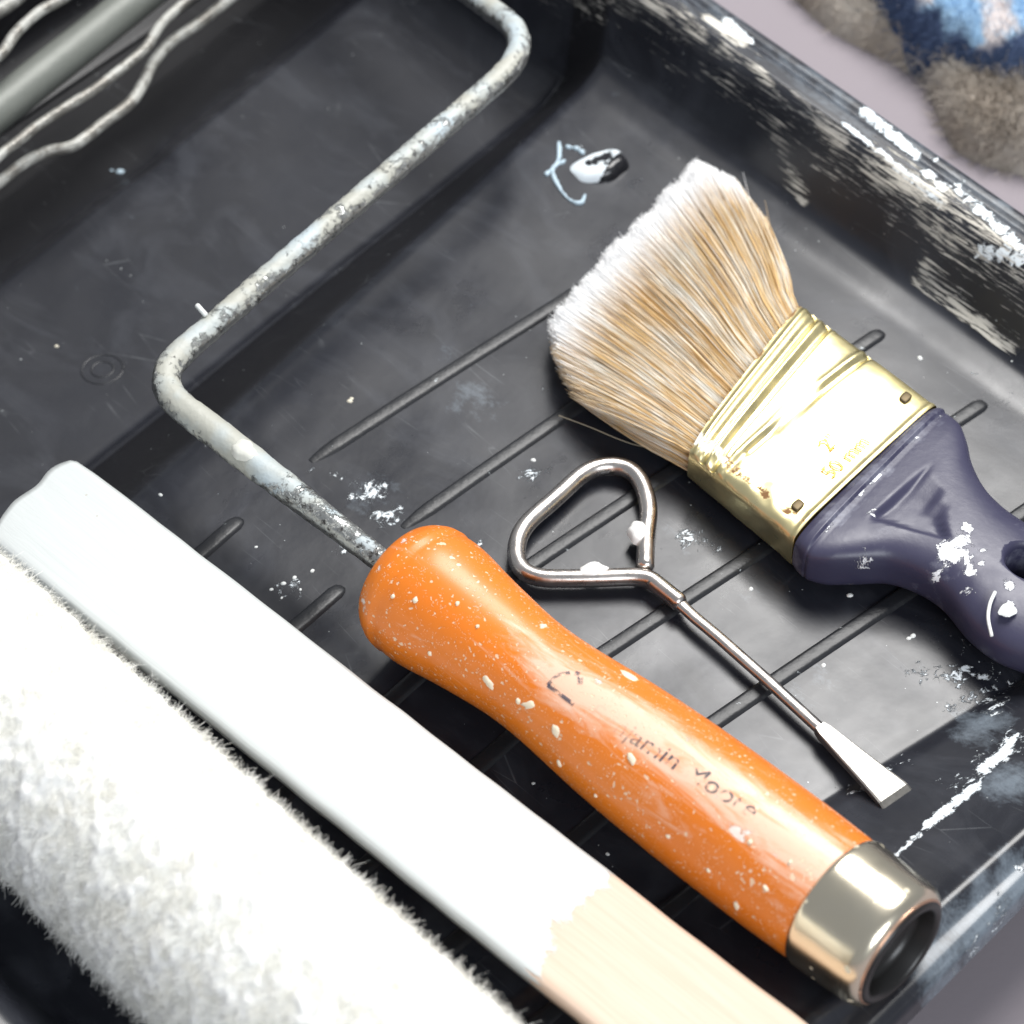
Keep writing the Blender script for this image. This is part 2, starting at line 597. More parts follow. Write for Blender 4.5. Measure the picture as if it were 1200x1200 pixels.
def rib(p, q, wd=1.9, h=0.85, fade=False):
    a, b = P(*p, 0), P(*q, 0)
    n = max(8, int((b - a).length / 0.003))
    d = (b - a).normalized()
    s = Vector((d.y, -d.x, 0))
    verts = []
    prof = [(-1.25, -0.6), (-1.0, 0.2), (-0.78, 0.85), (-0.5, 1.0), (0.5, 0.95), (0.75, 0.75), (1.0, 0.2), (1.25, -0.6)]
    L = (b - a).length
    ts = [0, 0.0006, 0.0014, 0.0024] + [0.0024 + (L - 0.0048) * k / n for k in range(1, n)] + [L - 0.0024, L - 0.0014, L - 0.0006, L]
    for t in ts:
        e = min(t, L - t)
        k = math.sqrt(min(1, e / 0.0022)) if e < 0.0022 else 1.0
        if fade and t < 0.007:
            k = (t / 0.007) ** 0.7
        c = a + d * t
        zb = surf_z(c.x, c.y) * MM
        for (x, z) in prof:
            verts.append(Vector((c.x, c.y, zb)) + s * x * wd * MM * (0.35 + 0.65 * k) + Vector((0, 0, (z * k - 0.1) * h * MM)))
    nv = len(prof)
    f = grid_faces(len(ts), nv)
    f.append(tuple(range(nv)))
    f.append(tuple((len(ts) - 1) * nv + k for k in range(nv))[::-1])
    return mesh_obj("rib", verts, f, RIBM, tray)


RIBS = [((362, 541), (800, 262)), ((470, 619), (915, 312)), ((545, 715), (1035, 389)), ((640, 810), (1155, 471)), ((766, 895), (1238, 575)),
        ((283, 606), (30, 830)), ((402, 686), (130, 925)), ((517, 768), (260, 1000)), ((634, 832), (350, 1085)), ((751, 915), (470, 1160)), ((868, 1000), (600, 1240)), ((-120, 700), (165, 500))]
for i, (p, q) in enumerate(RIBS[:11]):
    rib(p, q, fade=i < 5)

# paint-covered nub moulded in the ramp
def nub():
    m = NT("painted_nub")
    att = m.attr('pt')
    nz = m.noise(m.coord(), 260, 5, 0.65)
    k = m.rng(m.math('ADD', att, m.math('MULTIPLY', m.math('SUBTRACT', nz, 0.5), 1.5)), 0.45, 0.52)
    m.out(m.mix(k, (0.015, 0.015, 0.018), (0.74, 0.80, 0.84)), m.mixf(k, 0.25, 0.45))
    c = P(703, 196, 0)
    n, mm = 48, 22
    verts, pt = [], []
    for i in range(mm):
        f = 1 - i / (mm - 1) * 0.98
        for k in range(n):
            an = 2 * math.pi * k / n
            x, y = math.cos(an) * f, math.sin(an) * f
            jr = 1 + 0.16 * noise.noise(Vector((math.cos(an) * 1.6, math.sin(an) * 1.6, 7.0)))
            tilt = 0.62 + 0.38 * (x * 0.75 - y * 0.65)
            h = 4.2 * (1 - f ** 6) * tilt
            if abs(x - 0.12) < 0.38 and abs(y - 0.18) < 0.40:
                h -= 0.7
            verts.append(c + Vector((jr * (x * 7.2 * 0.93 - y * 5.6 * 0.37), jr * (x * 7.2 * 0.37 + y * 5.6 * 0.93), h - 0.2)) * MM * (1 + 0.08 * noise.noise(Vector((x * 2, y * 2, 4.0))) * 0))
            p = (1.0 if f > 0.5 else 0.42) if (x * 0.70 - y * 0.72) < 0.45 else 0.0
            if f > 0.97 or (abs(x - 0.12) < 0.36 and abs(y - 0.18) < 0.38):
                p = 0.30
            pt.append(p)
    f = grid_faces(mm, n, True)
    f.append(tuple((mm - 1) * n + k for k in range(n)))
    o = mesh_obj("moulded_nub", verts, f, m.m, tray, attrs={'pt': pt})
    o['label'] = "round raised nub with blue white dried paint"


nub()

# thin strings of dried paint beside the nub
BLUEW = paint_mat("dried_bluish_paint", (0.50, 0.62, 0.70))
for pts in ([(655, 167), (655, 185), (648, 200), (652, 214), (665, 232), (680, 238), (686, 228)], [(640, 205), (650, 195), (662, 188)], [(664, 172), (676, 174), (684, 180)]):
    path = catmull([P(x, y, surf_z(*P(x, y, 0)[:2]) + 0.15) for x, y in pts], 8)
    v, f = tube(path, lambda t: 0.00042 + 0.00018 * math.sin(t * 17), 7, rough=0.0002, rscale=900)
    mesh_obj("dried_paint_string", v, f, BLUEW, tray)

# moulded ring in the reservoir floor
def ring_mark(px, py, r0, r1, wd=0.55):
    c = P(px, py, -18)
    zb = surf_z(c.x, c.y)
    for r in (r0, r1):
        cx = [c + Vector((math.cos(t) * r, math.sin(t) * r, 0)) * MM for t in np.linspace(0, 2 * math.pi, 49)]
        for p in cx:
            p.z = (surf_z(p.x, p.y) - 0.12) * MM
        v, f = tube(cx, wd * MM * 0.6, 8, cap_round=False)
        mesh_obj("moulding_ring", v, f, TRAYM2, tray)


TRAYM2 = NT("plain_black_plastic").out((0.022, 0.023, 0.027), 0.36)
ring_mark(120, 432, 2.6, 4.9)
for (px, py, z, r) in [(137, 175, -17, 1.1), (127, 173, -17, 0.5), (113, 72, -10, 0.001), (66, 404, -18, 0.55), (410, 470, 0, 0.7), (412, 467, 0, 0.5)]:
    if r < 0.1:
        continue
    c = P(px, py, z)
    c.z = surf_z(c.x, c.y) * MM
    v, f = dome(c, r * MM, r * MM * 0.8, r * 0.5 * MM, seed=px)
    mesh_obj("dried_paint_drop", v, f, IVORY if px in (66, 410, 412) else BLUEW, tray)
# scattered crumbs of dried paint on the ramp
drops = [(318, 690), (332, 683), (345, 676), (352, 690), (330, 700), (300, 640), (188, 580), (338, 552), (625, 540), (880, 690), (996, 697), (1070, 745), (625, 917), (712, 1000), (470, 665), (965, 780), (1065, 748), (1185, 430), (905, 1118), (390, 690), (366, 668), (1078, 420)]
for i, (px, py) in enumerate(drops):
    c = P(px, py, 0)
    c.z = surf_z(c.x, c.y) * MM
    r = random.uniform(0.28, 0.62)
    v, f = dome(c, r * MM * 1.3, r * MM, r * 0.6 * MM, ax=random.uniform(0, 3), n=10, m=4, seed=i)
    mesh_obj("dried_paint_drop", v, f, PAINT, tray)


# ------------------------------------------------------------------ roller frame with orange handle
def crust_metal():
    m = NT("paint_crusted_steel")
    o = m.coord()
    cr = m.attr('crust')
    n = m.math('ADD', m.math('MULTIPLY', m.noise(o, 620, 6, 0.75), 0.6), m.math('MULTIPLY', m.noise(o, 150, 3, 0.6), 0.4))
    k = m.rng(m.math('ADD', n, cr), 0.97, 1.03)
    n2 = m.noise(o, 60, 3)
    pc = m.mix(m.rng(n2, 0.42, 0.60), (0.42, 0.42, 0.37), (0.46, 0.53, 0.56))
    dk = m.rng(m.noise(o, 520, 5, 0.7), 0.5, 0.62)
    c0 = m.mix(dk, (0.42, 0.43, 0.42), (0.05, 0.048, 0.045))
    m.out(m.mix(k, c0, pc), m.mixf(k, 0.32, 0.5), m.mixf(k, m.rng(dk, 0, 1, 0.9, 0.3), 0.0), m.bump(m.math('ADD', m.math('MULTIPLY', k, 0.5), m.math('MULTIPLY', m.noise(o, 700, 4), 0.4)), 0.0006, 0.8))
    return m.m


CRUST = crust_metal()
H0 = P(478, 682, 17)
H1 = P(977, 1057, 21)
hax = (H1 - H0).normalized()
HL = (H1 - H0).length
roller = empty("paint_roller_frame", H0, "bent steel roller frame with paint-speckled orange handle, its wire cage in the top left", "paint roller")

end_leg = P(335, -165, 8)
path = smooth_path([(H0 + hax * 0.01, 0), (P(174, 447, 24), 0.011), (P(632, 52, 30), 0.017), (end_leg, 0.012), (P(230, -60, 8), 0)], 10, step=0.0012)
v, f = tube(path, lambda t: 0.0024 + 0.0004 * float(smoothstep(0.03, 0.12, t)) + 0.0005 * math.exp(-((t - 0.17) / 0.06) ** 2), 18, rough=0.00020, rscale=420)
NT_ = len(v)
ring_i = np.clip(np.arange(NT_) // 18 - 2, 0, len(path) - 1)
cr = np.full(NT_, 0.40)
leg = np.array([(path[i] - path[0]).length for i in ring_i])
ang = np.arange(NT_) % 18
topside = np.sin(2 * math.pi * ang / 18)
cr = 0.37 + 0.20 * topside
nearH = smoothstep(0.030, 0.045, leg)
cr = cr * (0.9 + 0.12 * nearH)
hn = np.array([(path[i] - H0).length for i in ring_i])
cr += 0.14 * np.exp(-((hn - 0.045) / 0.008) ** 2) + 0.08 * np.exp(-((hn - 0.06) / 0.008) ** 2)
mesh_obj("frame_rod", v, f, CRUST, roller, attrs={'crust': cr})
# lumps of dried paint on the rod
for (px, py, r) in [(287, 528, 3.6)]:
    pp = P(px, py, 24)
    near = min(path, key=lambda q: (q - pp).length)
    v, f = dome(near + Vector((0, -0.0006, 0.0022)), r * MM, r * 0.7 * MM, 1.7 * MM, ax=-0.8, n=18, m=7, wob=0.5, seed=px)
    mesh_obj("paint_lump", v, f, paint_mat("cream_lump", (0.68, 0.68, 0.62)), roller)
v, f = tube([P(231, 358, 29), P(241, 369, 28)], 0.0006, 8)
mesh_obj("paint_lump", v, f, PAINT, roller)

# cage of wires in the reservoir
ROD = NT("dull_grey_steel")
_o = ROD.coord()
ROD = ROD.out(ROD.mix(ROD.noise(_o, 80, 5), (0.13, 0.14, 0.125), (0.20, 0.21, 0.19)), 0.5, 0.15, ROD.bump(ROD.noise(_o, 500, 3), 0.0002, 0.5))
CW = NT("painted_cage_wire")
_o = CW.coord()
_k = CW.rng(CW.noise(_o, 160, 6, 0.7), 0.42, 0.58)
CW = CW.out(CW.mix(_k, (0.20, 0.19, 0.17), (0.40, 0.40, 0.37)), 0.45, CW.rng(_k, 0, 1, 0.5, 0.05), CW.bump(CW.noise(_o, 600, 4), 0.0004, 0.8))
v, f = tube(smooth_path([(P(-120, 222, 8), 0), (P(230, -56, 8), 0)], step=0.004), 0.0050, 26)
mesh_obj("cage_axle", v, f, ROD, roller)
wires = [([(-70, 250), (-30, 212), (0, 182), (22, 165), (43, 148), (75, 127), (110, 105), (143, 80), (170, 57), (180, 42), (192, 25), (220, 0), (262, -30), (300, -70)], 14, 0.00105),
         ([(-60, 262), (-25, 232), (0, 213), (30, 190), (58, 177), (87, 170), (123, 143), (153, 120), (168, 97), (180, 73), (200, 50), (233, 27), (267, 0), (300, -28), (330, -75)], 6, 0.00122),
         ([(-70, 150), (-40, 95), (0, 64), (20, 37), (47, 13), (70, 0), (110, -28), (150, -75)], 20, 0.00115),
         ([(-60, 60), (-20, 24), (14, 2), (50, -30), (110, -75)], 16, 0.0016),
         ([(-60, 300), (0, 262), (60, 205), (110, 180), (180, 118), (240, 62), (330, 0), (390, -60)], -14, 0.0011)]
for pts, z, r in wires[:4]:
    path2 = catmull([P(x, y, z) for x, y in pts], 8)
    v, f = tube(path2, r * 1.2, 12, rough=0.00004, rscale=600)
    mesh_obj("cage_wire", v, f, CW, roller)


def orange_mat():
    m = NT("orange_lacquered_wood")
    o = m.coord()
    huv = m.attr('huv', 'Vector')
    c = m.mix(m.noise(o, 40, 4), (0.72, 0.165, 0.008), (0.82, 0.225, 0.016))
    # rubbed, faded skin of paint along the top
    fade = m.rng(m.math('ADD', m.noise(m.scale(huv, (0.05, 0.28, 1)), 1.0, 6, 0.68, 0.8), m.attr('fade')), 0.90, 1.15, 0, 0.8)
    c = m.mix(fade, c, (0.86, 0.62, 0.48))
    patch = m.rng(m.math('ADD', m.noise(m.scale(huv, (0.16, 0.22, 1)), 1.0, 7, 0.7, 0.3), m.attr('patch')), 1.0, 1.04)
    wv = m.n('ShaderNodeVectorMath', operation='MULTIPLY_ADD')
    nn_ = m.n('ShaderNodeTexNoise')
    m.put(nn_.inputs['Vector'], huv)
    nn_.inputs['Scale'].default_value = 0.9
    m.put(wv.inputs[0], nn_.outputs['Color'])
    wv.inputs[1].default_value = (1.6, 1.6, 0)
    m.put(wv.inputs[2], huv)
    huv = wv.outputs[0]
    # splatter of three sizes
    v1 = m.rng(m.math('ADD', m.voro(huv, 0.80), m.math('MULTIPLY', m.noise(huv, 0.11, 2), 0.42)), 0.36, 0.40, 1, 0)
    v2 = m.rng(m.math('ADD', m.voro(m.scale(huv, (0.9, 1, 1)), 0.27), m.math('MULTIPLY', m.noise(huv, 0.07, 2), 0.35)), 0.275, 0.29, 1, 0)
    v3 = m.rng(m.math('ADD', m.voro(huv, 1.9), m.math('MULTIPLY', m.noise(huv, 0.2, 2), 0.5)), 0.40, 0.46, 1, 0)
    sp = m.math('MAXIMUM', m.math('MAXIMUM', v1, v2), m.math('MULTIPLY', v3, 0.6))
    c = m.mix(m.math('MULTIPLY', sp, 0.8), c, (0.88, 0.66, 0.46))
    c = m.mix(m.math('MULTIPLY', patch, 0.85), c, (0.86, 0.80, 0.74))
    h = m.math('ADD', m.math('MULTIPLY', m.math('MAXIMUM', sp, patch), 0.35), m.math('MULTIPLY', m.noise(o, 45, 2), 0.5))
    return m.out(c, m.mixf(fade, m.rng(m.noise(o, 120, 4), 0.3, 0.7, 0.32, 0.46), 0.5), normal=m.bump(h, 0.0005, 0.7), Coat_Weight=0.2, Coat_Roughness=0.2)


SPECK = paint_mat('speckle_paint', (0.86, 0.74, 0.56))
ORANGE = orange_mat()
prof = [(-2.2, 5), (-1.9, 10), (-1.3, 12.3), (0, 13.3), (2.0, 14.2), (5, 14.6), (8, 14.5), (12, 14.0), (17, 13.0), (24, 12.2), (31, 11.35), (38, 11.2), (46, 11.7), (56, 12.6), (68, 13.2), (82, 13.5), (100, 13.5), (HL * 1000 - 3, 13.2), (HL * 1000, 13.0)]
ss = np.concatenate([np.linspace(-2.2, 2.2, 10), np.arange(3, HL * 1000 - 1, 0.9), [HL * 1000 - 0.4, HL * 1000]])
rr = np.interp(ss, [p[0] for p in prof], [p[1] for p in prof])
rr[12:-2] = smooth_by(ss, rr, 3.0)[12:-2]
def hpoint(s, arc_mm, lift=0.0):
    """point on the handle's skin: s mm along, arc mm round from the top"""
    r = float(np.interp(s, ss, rr)) + lift
    side = hax.cross(Vector((0, 0, 1))).normalized()
    u2 = side.cross(hax)
    t = math.pi / 2 + arc_mm / 13.2
    dr = side * math.cos(t) + u2 * math.sin(t)
    return H0 + hax * s * MM + dr * r * MM, dr


def to_px(p):
    q = ROT.T @ (np.array(p) - CAMV)
    return 600 + q[0] / -q[2] / TH * 600, 600 - q[1] / -q[2] / TH * 600


_tab = [(s, a, *to_px(hpoint(s, a)[0])) for s in np.arange(0, HL * 1000, 1.0) for a in np.arange(-20, 16, 1.0)]
_tab = np.array(_tab)


def hfind(px, py):
    """(s, arc) on the handle's skin of a surveyed spot"""
    d = np.hypot(_tab[:, 2] - px, _tab[:, 3] - py)
    k = np.argsort(d)[:4]
    wt = 1 / (d[k] + 0.5)
    return float((_tab[k, 0] * wt).sum() / wt.sum()), float((_tab[k, 1] * wt).sum() / wt.sum())


hfind0 = hfind
NL = 112
v, f = lathe(H0, H1, [(s * MM, r * MM) for s, r in zip(ss, rr)], NL)
va = np.array([tuple(q) for q in v])
an = np.tile(np.arange(NL) * 2 * math.pi / NL, len(ss))
sv = np.repeat(ss, NL)
arc = (an - math.pi / 2) * 13.2
huv = np.stack([sv, arc, np.zeros_like(sv)], 1)
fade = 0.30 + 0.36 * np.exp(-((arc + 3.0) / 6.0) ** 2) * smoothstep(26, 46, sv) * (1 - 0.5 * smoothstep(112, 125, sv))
patch = np.full(len(sv), 0.1)
for (s0, c0, r0, k0) in [(*hfind0(868, 978), 3.8, 0.56), (*hfind0(905, 1000), 2.0, .5), (*hfind0(842, 935), 2.4, 0.54), (*hfind0(812, 868), 2.2, 0.50), (*hfind0(840, 890), 1.8, 0.48), (*hfind0(760, 845), 2.0, 0.46), (*hfind0(700, 800), 2.0, .45), (*hfind0(960, 1000), 2.6, .45), (88, 6.0, 3.0, .40), (33, -10, 1.6, .52), (1, 9, 3, .52), (1, 0, 3, .50), (0, -8, 3, .5), (2, -16, 3, .52)]:
    patch = np.maximum(patch, k0 * np.exp(-((sv - s0) / (r0 * 1.6)) ** 2 - ((arc - c0) / r0) ** 2))
mesh_obj("handle", v, f, ORANGE, roller, attrs={'huv': huv, 'fade': fade, 'patch': patch})


for i, (px, py, rx, ry) in enumerate([(738, 793, 2.3, 1.0), (652, 857, 1.0, 1.2), (619, 826, .8, 1.6), (607, 822, .7, .6), (862, 1063, 1.1, .7), (898, 1040, .7, .5), (573, 800, 1.6, .9), (636, 734, 1.0, .6), (487, 703, .6, .6), (503, 766, .5, .5), (655, 895, .6, .9), (535, 706, .5, .5), (740, 890, .7, 1.3),
                                      (783, 980, .5, .5), (880, 985, .5, .5), (460, 700, .5, .5), (560, 735, .4, .4), (690, 940, .4, .4), (830, 1020, .5, .4), (925, 1010, .5, .4)]):
    s, a2 = hfind(px, py)
    c, nn = hpoint(s, a2, 0.0)
    v, f = dome(c, rx * MM, ry * MM, 0.35 * MM, ax=random.uniform(0, 3) if rx < 1.2 else -0.7, n=14, m=5, wob=0.5, seed=i, normal=nn)
    mesh_obj("paint_drop", v, f, SPECK, roller)


def text_mesh(s, size, font_shear=0.0):
    cu = bpy.data.curves.new("txt", 'FONT')
    cu.body = s
    cu.size = size
    cu.shear = font_shear
    cu.resolution_u = 3
    o = bpy.data.objects.new("txt", cu)
    COL.objects.link(o)
    dg = bpy.context.evaluated_depsgraph_get()
    me = bpy.data.meshes.new_from_object(o.evaluated_get(dg))
    V = [x.co.copy() for x in me.vertices]
    F = [tuple(p.vertices) for p in me.polygons]
    bpy.data.objects.remove(o)
    bpy.data.curves.remove(cu)
    bpy.data.meshes.remove(me)
    return V, F


INK = NT("worn_grey_ink")
_o = INK.coord()
_k = INK.rng(INK.noise(_o, 420, 5, 0.7), 0.44, 0.54, 0.0, 0.72)
INK.m.blend_method = 'HASHED'
INK = INK.out((0.06, 0.08, 0.12), 0.5, Alpha=_k)
# side vector sign: the arc grows toward the lower-left side, text's up is the other way
V, F = text_mesh("Benjamin Moore", 4.9)
_t0, _t1 = hfind(688, 838), hfind(880, 960)
_wd = max(q.x for q in V)
VV = [hpoint(_t0[0] + (_t1[0] - _t0[0]) * q.x / _wd, _t0[1] + (_t1[1] - _t0[1]) * q.x / _wd + q.y, 0.10)[0] for q in V]
INKW = NT("nearly_gone_ink")
_o = INKW.coord()
_k1 = INKW.rng(INKW.noise(_o, 420, 5, 0.7), 0.44, 0.54, 0.0, 0.75)
_g = INKW.rng(INKW.attr('tx'), 5, 13, 0.08, 1.0)
INKW = INKW.out((0.05, 0.07, 0.10), 0.5, Alpha=INKW.math('MULTIPLY', _k1, _g))
o = mesh_obj("handle_lettering", VV, F, INKW, roller, smooth=False, attrs={'tx': [q.x for q in V]})
# triangular emblem: two open chevron strokes
def stroke(pts, wd):
    vs, fs = [], []
    for (a, b) in zip(pts, pts[1:]):
        d = Vector((b[0] - a[0], b[1] - a[1])).normalized()
        nn = Vector((-d.y, d.x)) * wd / 2
        L = math.hypot(b[0] - a[0], b[1] - a[1])
        k = max(2, int(L / 0.6))
        for i in range(k):
            p0 = (a[0] + (b[0] - a[0]) * i / k, a[1] + (b[1] - a[1]) * i / k)
            p1 = (a[0] + (b[0] - a[0]) * (i + 1) / k, a[1] + (b[1] - a[1]) * (i + 1) / k)
            i0 = len(vs)
            for q in ((p0[0] + nn.x, p0[1] + nn.y), (p0[0] - nn.x, p0[1] - nn.y), (p1[0] - nn.x, p1[1] - nn.y), (p1[0] + nn.x, p1[1] + nn.y)):
                vs.append(hpoint(q[0], q[1], 0.10)[0])
            fs.append((i0, i0 + 1, i0 + 2, i0 + 3))
    return vs, fs


v, f = stroke([hfind(*q) for q in ((672, 826), (655, 813), (641, 803), (652, 792), (668, 789))], 0.8)
mesh_obj("handle_emblem", v, f, INK, roller, smooth=False)
v, f = stroke([hfind(*q) for q in ((674, 789), (681, 791), (679, 802))], 1.2)
mesh_obj("handle_emblem", v, f, INK, roller, smooth=False)


def chrome():
    m = NT("pale_gold_chrome")
    o = m.coord()
    spk = m.rng(m.math('ADD', m.voro(o, 260), m.math('MULTIPLY', m.noise(o, 60, 3), 0.5)), 0.37, 0.40, 1, 0)
    c = m.mix(m.noise(o, 60, 3), (0.80, 0.70, 0.50), (0.84, 0.78, 0.64))
    c = m.mix(m.math('MULTIPLY', spk, 0.8), c, (0.70, 0.62, 0.45))
    return m.out(c, m.mixf(spk, m.rng(m.noise(o, 90, 4), 0.3, 0.7, 0.18, 0.28), 0.6), m.mixf(spk, 1.0, 0.0), m.bump(m.noise(o, 120, 2), 0.0003, 0.35))


CHROME = chrome()
BLACKH = NT("black_hollow")
BLACKH = BLACKH.out((0.012, 0.011, 0.010), 0.35)
seam = H1
pr = [(-0.5, 12.2), (0.0, 13.25), (0.5, 13.45), (1.2, 13.5), (12.5, 12.95), (13.8, 12.75), (14.8, 12.2), (15.3, 11.5), (15.4, 10.8), (15.1, 10.3)]
v, f = lathe(seam, seam + hax, [(s * MM, r * MM) for s, r in pr], 96, close=False)
mesh_obj("end_cap", v, f, CHROME, roller)
pr = [(14.6, 11.2), (15.9, 10.9), (16.3, 10.3), (16.2, 9.5), (15.6, 9.1), (13.0, 8.7), (11.6, 8.2), (11.4, 6.8), (12.2, 6.5), (12.2, 6.1), (11.2, 5.8), (11.0, 3.4), (11.8, 3.1), (11.8, 0.6)]
v, f = lathe(seam, seam + hax, [(s * MM, r * MM) for s, r in pr], 72, close=False)
f.append(tuple((len(pr) - 1) * 72 + k for k in range(72)))
mesh_obj("cap_hollow", v, f, BLACKH, roller)
COPPER = NT("copper_rim_line").out((0.62, 0.38, 0.26), 0.3, 0.9)  # copper-coloured ring along the cap's inner edge
cpath = []
_side = hax.cross(Vector((0, 0, 1))).normalized()
_u2 = _side.cross(hax)
for t in np.linspace(0, 2 * math.pi, 73):
    cpath.append(seam + hax * 0.01535 + (_side * math.cos(t) + _u2 * math.sin(t)) * 0.0110)
v, f = tube(cpath, 0.00035, 8, cap_round=False)
mesh_obj("cap_rim", v, f, COPPER, roller)


# ------------------------------------------------------------------ paint brush
ZB = 8.0
brush = empty("paint_brush", P(1000, 560, 2), "flat paint brush with fanned white-tipped bristles, gold ferrule and navy handle", "paint brush")
F_r, F_l = P(938, 372, ZB), P(806, 546, ZB)       # front edge of the ferrule (mouth)
K_r, K_l = P(1096, 490, ZB), P(928, 648, ZB)      # back edge, at the handle


def gold():
    m = NT("brass_ferrule")
    o = m.coord()
    ru = m.rng(m.math('ADD', m.noise(o, 260, 6, 0.72), m.attr('rust')), 0.93, 1.03)
    wp = m.rng(m.math('ADD', m.noise(o, 330, 6, 0.72), m.attr('wpaint')), 0.98, 1.02)
    c = m.mix(m.noise(o, 30, 4), (0.93, 0.77, 0.34), (0.96, 0.86, 0.52))
    c = m.mix(ru, c, (0.22, 0.11, 0.04))
    c = m.mix(wp, c, (0.80, 0.80, 0.74))
    r = m.mixf(ru, m.rng(m.noise(o, 140, 5), 0.3, 0.7, 0.26, 0.42), 0.75)
    return m.out(c, r, m.math('SUBTRACT', 1.0, m.math('MAXIMUM', m.math('MULTIPLY', ru, 0.8), wp)), m.bump(m.noise(o, 70, 3), 0.0004, 0.5))


GOLD = gold()


def sq(an, e):
    c, s = math.cos(an), math.sin(an)
    return math.copysign(abs(c) ** e, c), math.copysign(abs(s) ** e, s)


def ferrule():
    nt, nphi = 130, 160
    verts, rust, wpa = [], [], []
    for i in range(nt):
        t = i / (nt - 1)
        r_, l_ = F_r.lerp(K_r, t), F_l.lerp(K_l, t)
        c = (r_ + l_) / 2
        hw = (l_ - r_) / 2
        for k in range(nphi):
            an = 2 * math.pi * k / nphi
            # denser samples on the flat sides
            x, z = sq(an, 0.36)
            s = (x + 1) / 2      # 0 = right end, 1 = left end
            th = 6.0
            dz = 0.0
            if z > 0:
                for t0, wd, dp in ((0.045, 0.018, 0.5), (0.115, 0.022, -0.75), (0.165, 0.016, 0.45), (0.215, 0.022, -0.75), (0.26, 0.016, 0.3)):
                    dz += dp * math.exp(-((t - t0) / wd) ** 2)
                td = 0.52 - 0.20 * s   # pressed line parallel to the back edge
                dz += -0.8 * math.exp(-((t - td) / 0.020) ** 2) * (0.25 + 0.75 * (s < 0.84))
                dz += 0.35 * math.exp(-((t - td + 0.04) / 0.02) ** 2)
                dz += 0.45 * math.exp(-((t - 0.985) / 0.02) ** 2)
                dz += 0.5 * noise.noise((c + hw * x) * 45)
            if s > 0.86:
                dz += 0.4 * noise.noise((c + hw * x) * 260)
            verts.append(c + hw * x + Vector((0, 0, (z * th + dz * (abs(z) > 0.6))) * 1) * 1 * MM if False else c + hw * x + Vector((0, 0, (z * th + dz * (1 if abs(z) > 0.6 else 0)) * MM)))
            rr_ = 0.22
            if z > 0:
                rr_ += 0.27 * math.exp(-((s - 0.93) / 0.035) ** 2) * (t > 0.25)
                rr_ += 0.16 * math.exp(-((t - 0.16) / 0.10) ** 2) * (s > 0.6)
                rr_ += 0.2 * math.exp(-((s - 0.05) / 0.02) ** 2 - ((t - 0.9) / 0.1) ** 2)
                rr_ += 0.25 * math.exp(-((t - 0.0) / 0.02) ** 2)
            rust.append(rr_)
            ww = 0.25 + 0.33 * math.exp(-((s - 0.93) / 0.05) ** 2) * math.exp(-((t - 0.12) / 0.22) ** 2)
            wpa.append(ww)
    return mesh_obj("ferrule", verts, grid_faces(nt, nphi, True), GOLD, brush, attrs={'rust': rust, 'wpaint': wpa})


ferrule()


def ftop(s, t, lift=0.0):
    r_, l_ = F_r.lerp(K_r, t), F_l.lerp(K_l, t)
    return r_.lerp(l_, s) + Vector((0, 0, (6.05 + lift) * MM))


NAIL = NT("dark_nail").out((0.12, 0.09, 0.05), 0.5, 0.7)
for (s, t) in ((0.88, 0.87), (0.10, 0.86)):
    c = ftop(s, t, -0.02)
    dx = (ftop(s + 0.03, t) - ftop(s, t)).normalized()
    dy = (ftop(s, t + 0.05) - ftop(s, t)).normalized()
    v = []
    for (r, z) in ((1.0, -0.25), (1.0, 0.1), (0.72, 0.22)):
        for k in range(12):
            x, y = sq(2 * math.pi * k / 12, 0.5)
            v.append(c + dx * x * r * 1.5 * MM + dy * y * r * 1.1 * MM + Vector((0, 0, z * MM)))
    f = grid_faces(3, 12, True) + [tuple(24 + k for k in range(12))]
    mesh_obj("ferrule_nail", v, f, NAIL, brush)
STAMP = NT("stamped_gold_letters").out((0.50, 0.34, 0.08), 0.5, 0.6)


def ferrule_text(s, px, py, size):
    V, F = text_mesh(s, size)
    o0 = P(px, py, 14.4)
    bx = (K_r - K_l).normalized()
    by = Vector((0, 0, 1)).cross(bx)
    vs = [o0 + bx * q.x * MM + by * q.y * MM for q in V]
    mesh_obj("ferrule_stamp", vs, F, STAMP, brush, smooth=False)


ferrule_text('2"', 972, 529, 5.0)
ferrule_text('50 mm', 975, 561, 5.0)


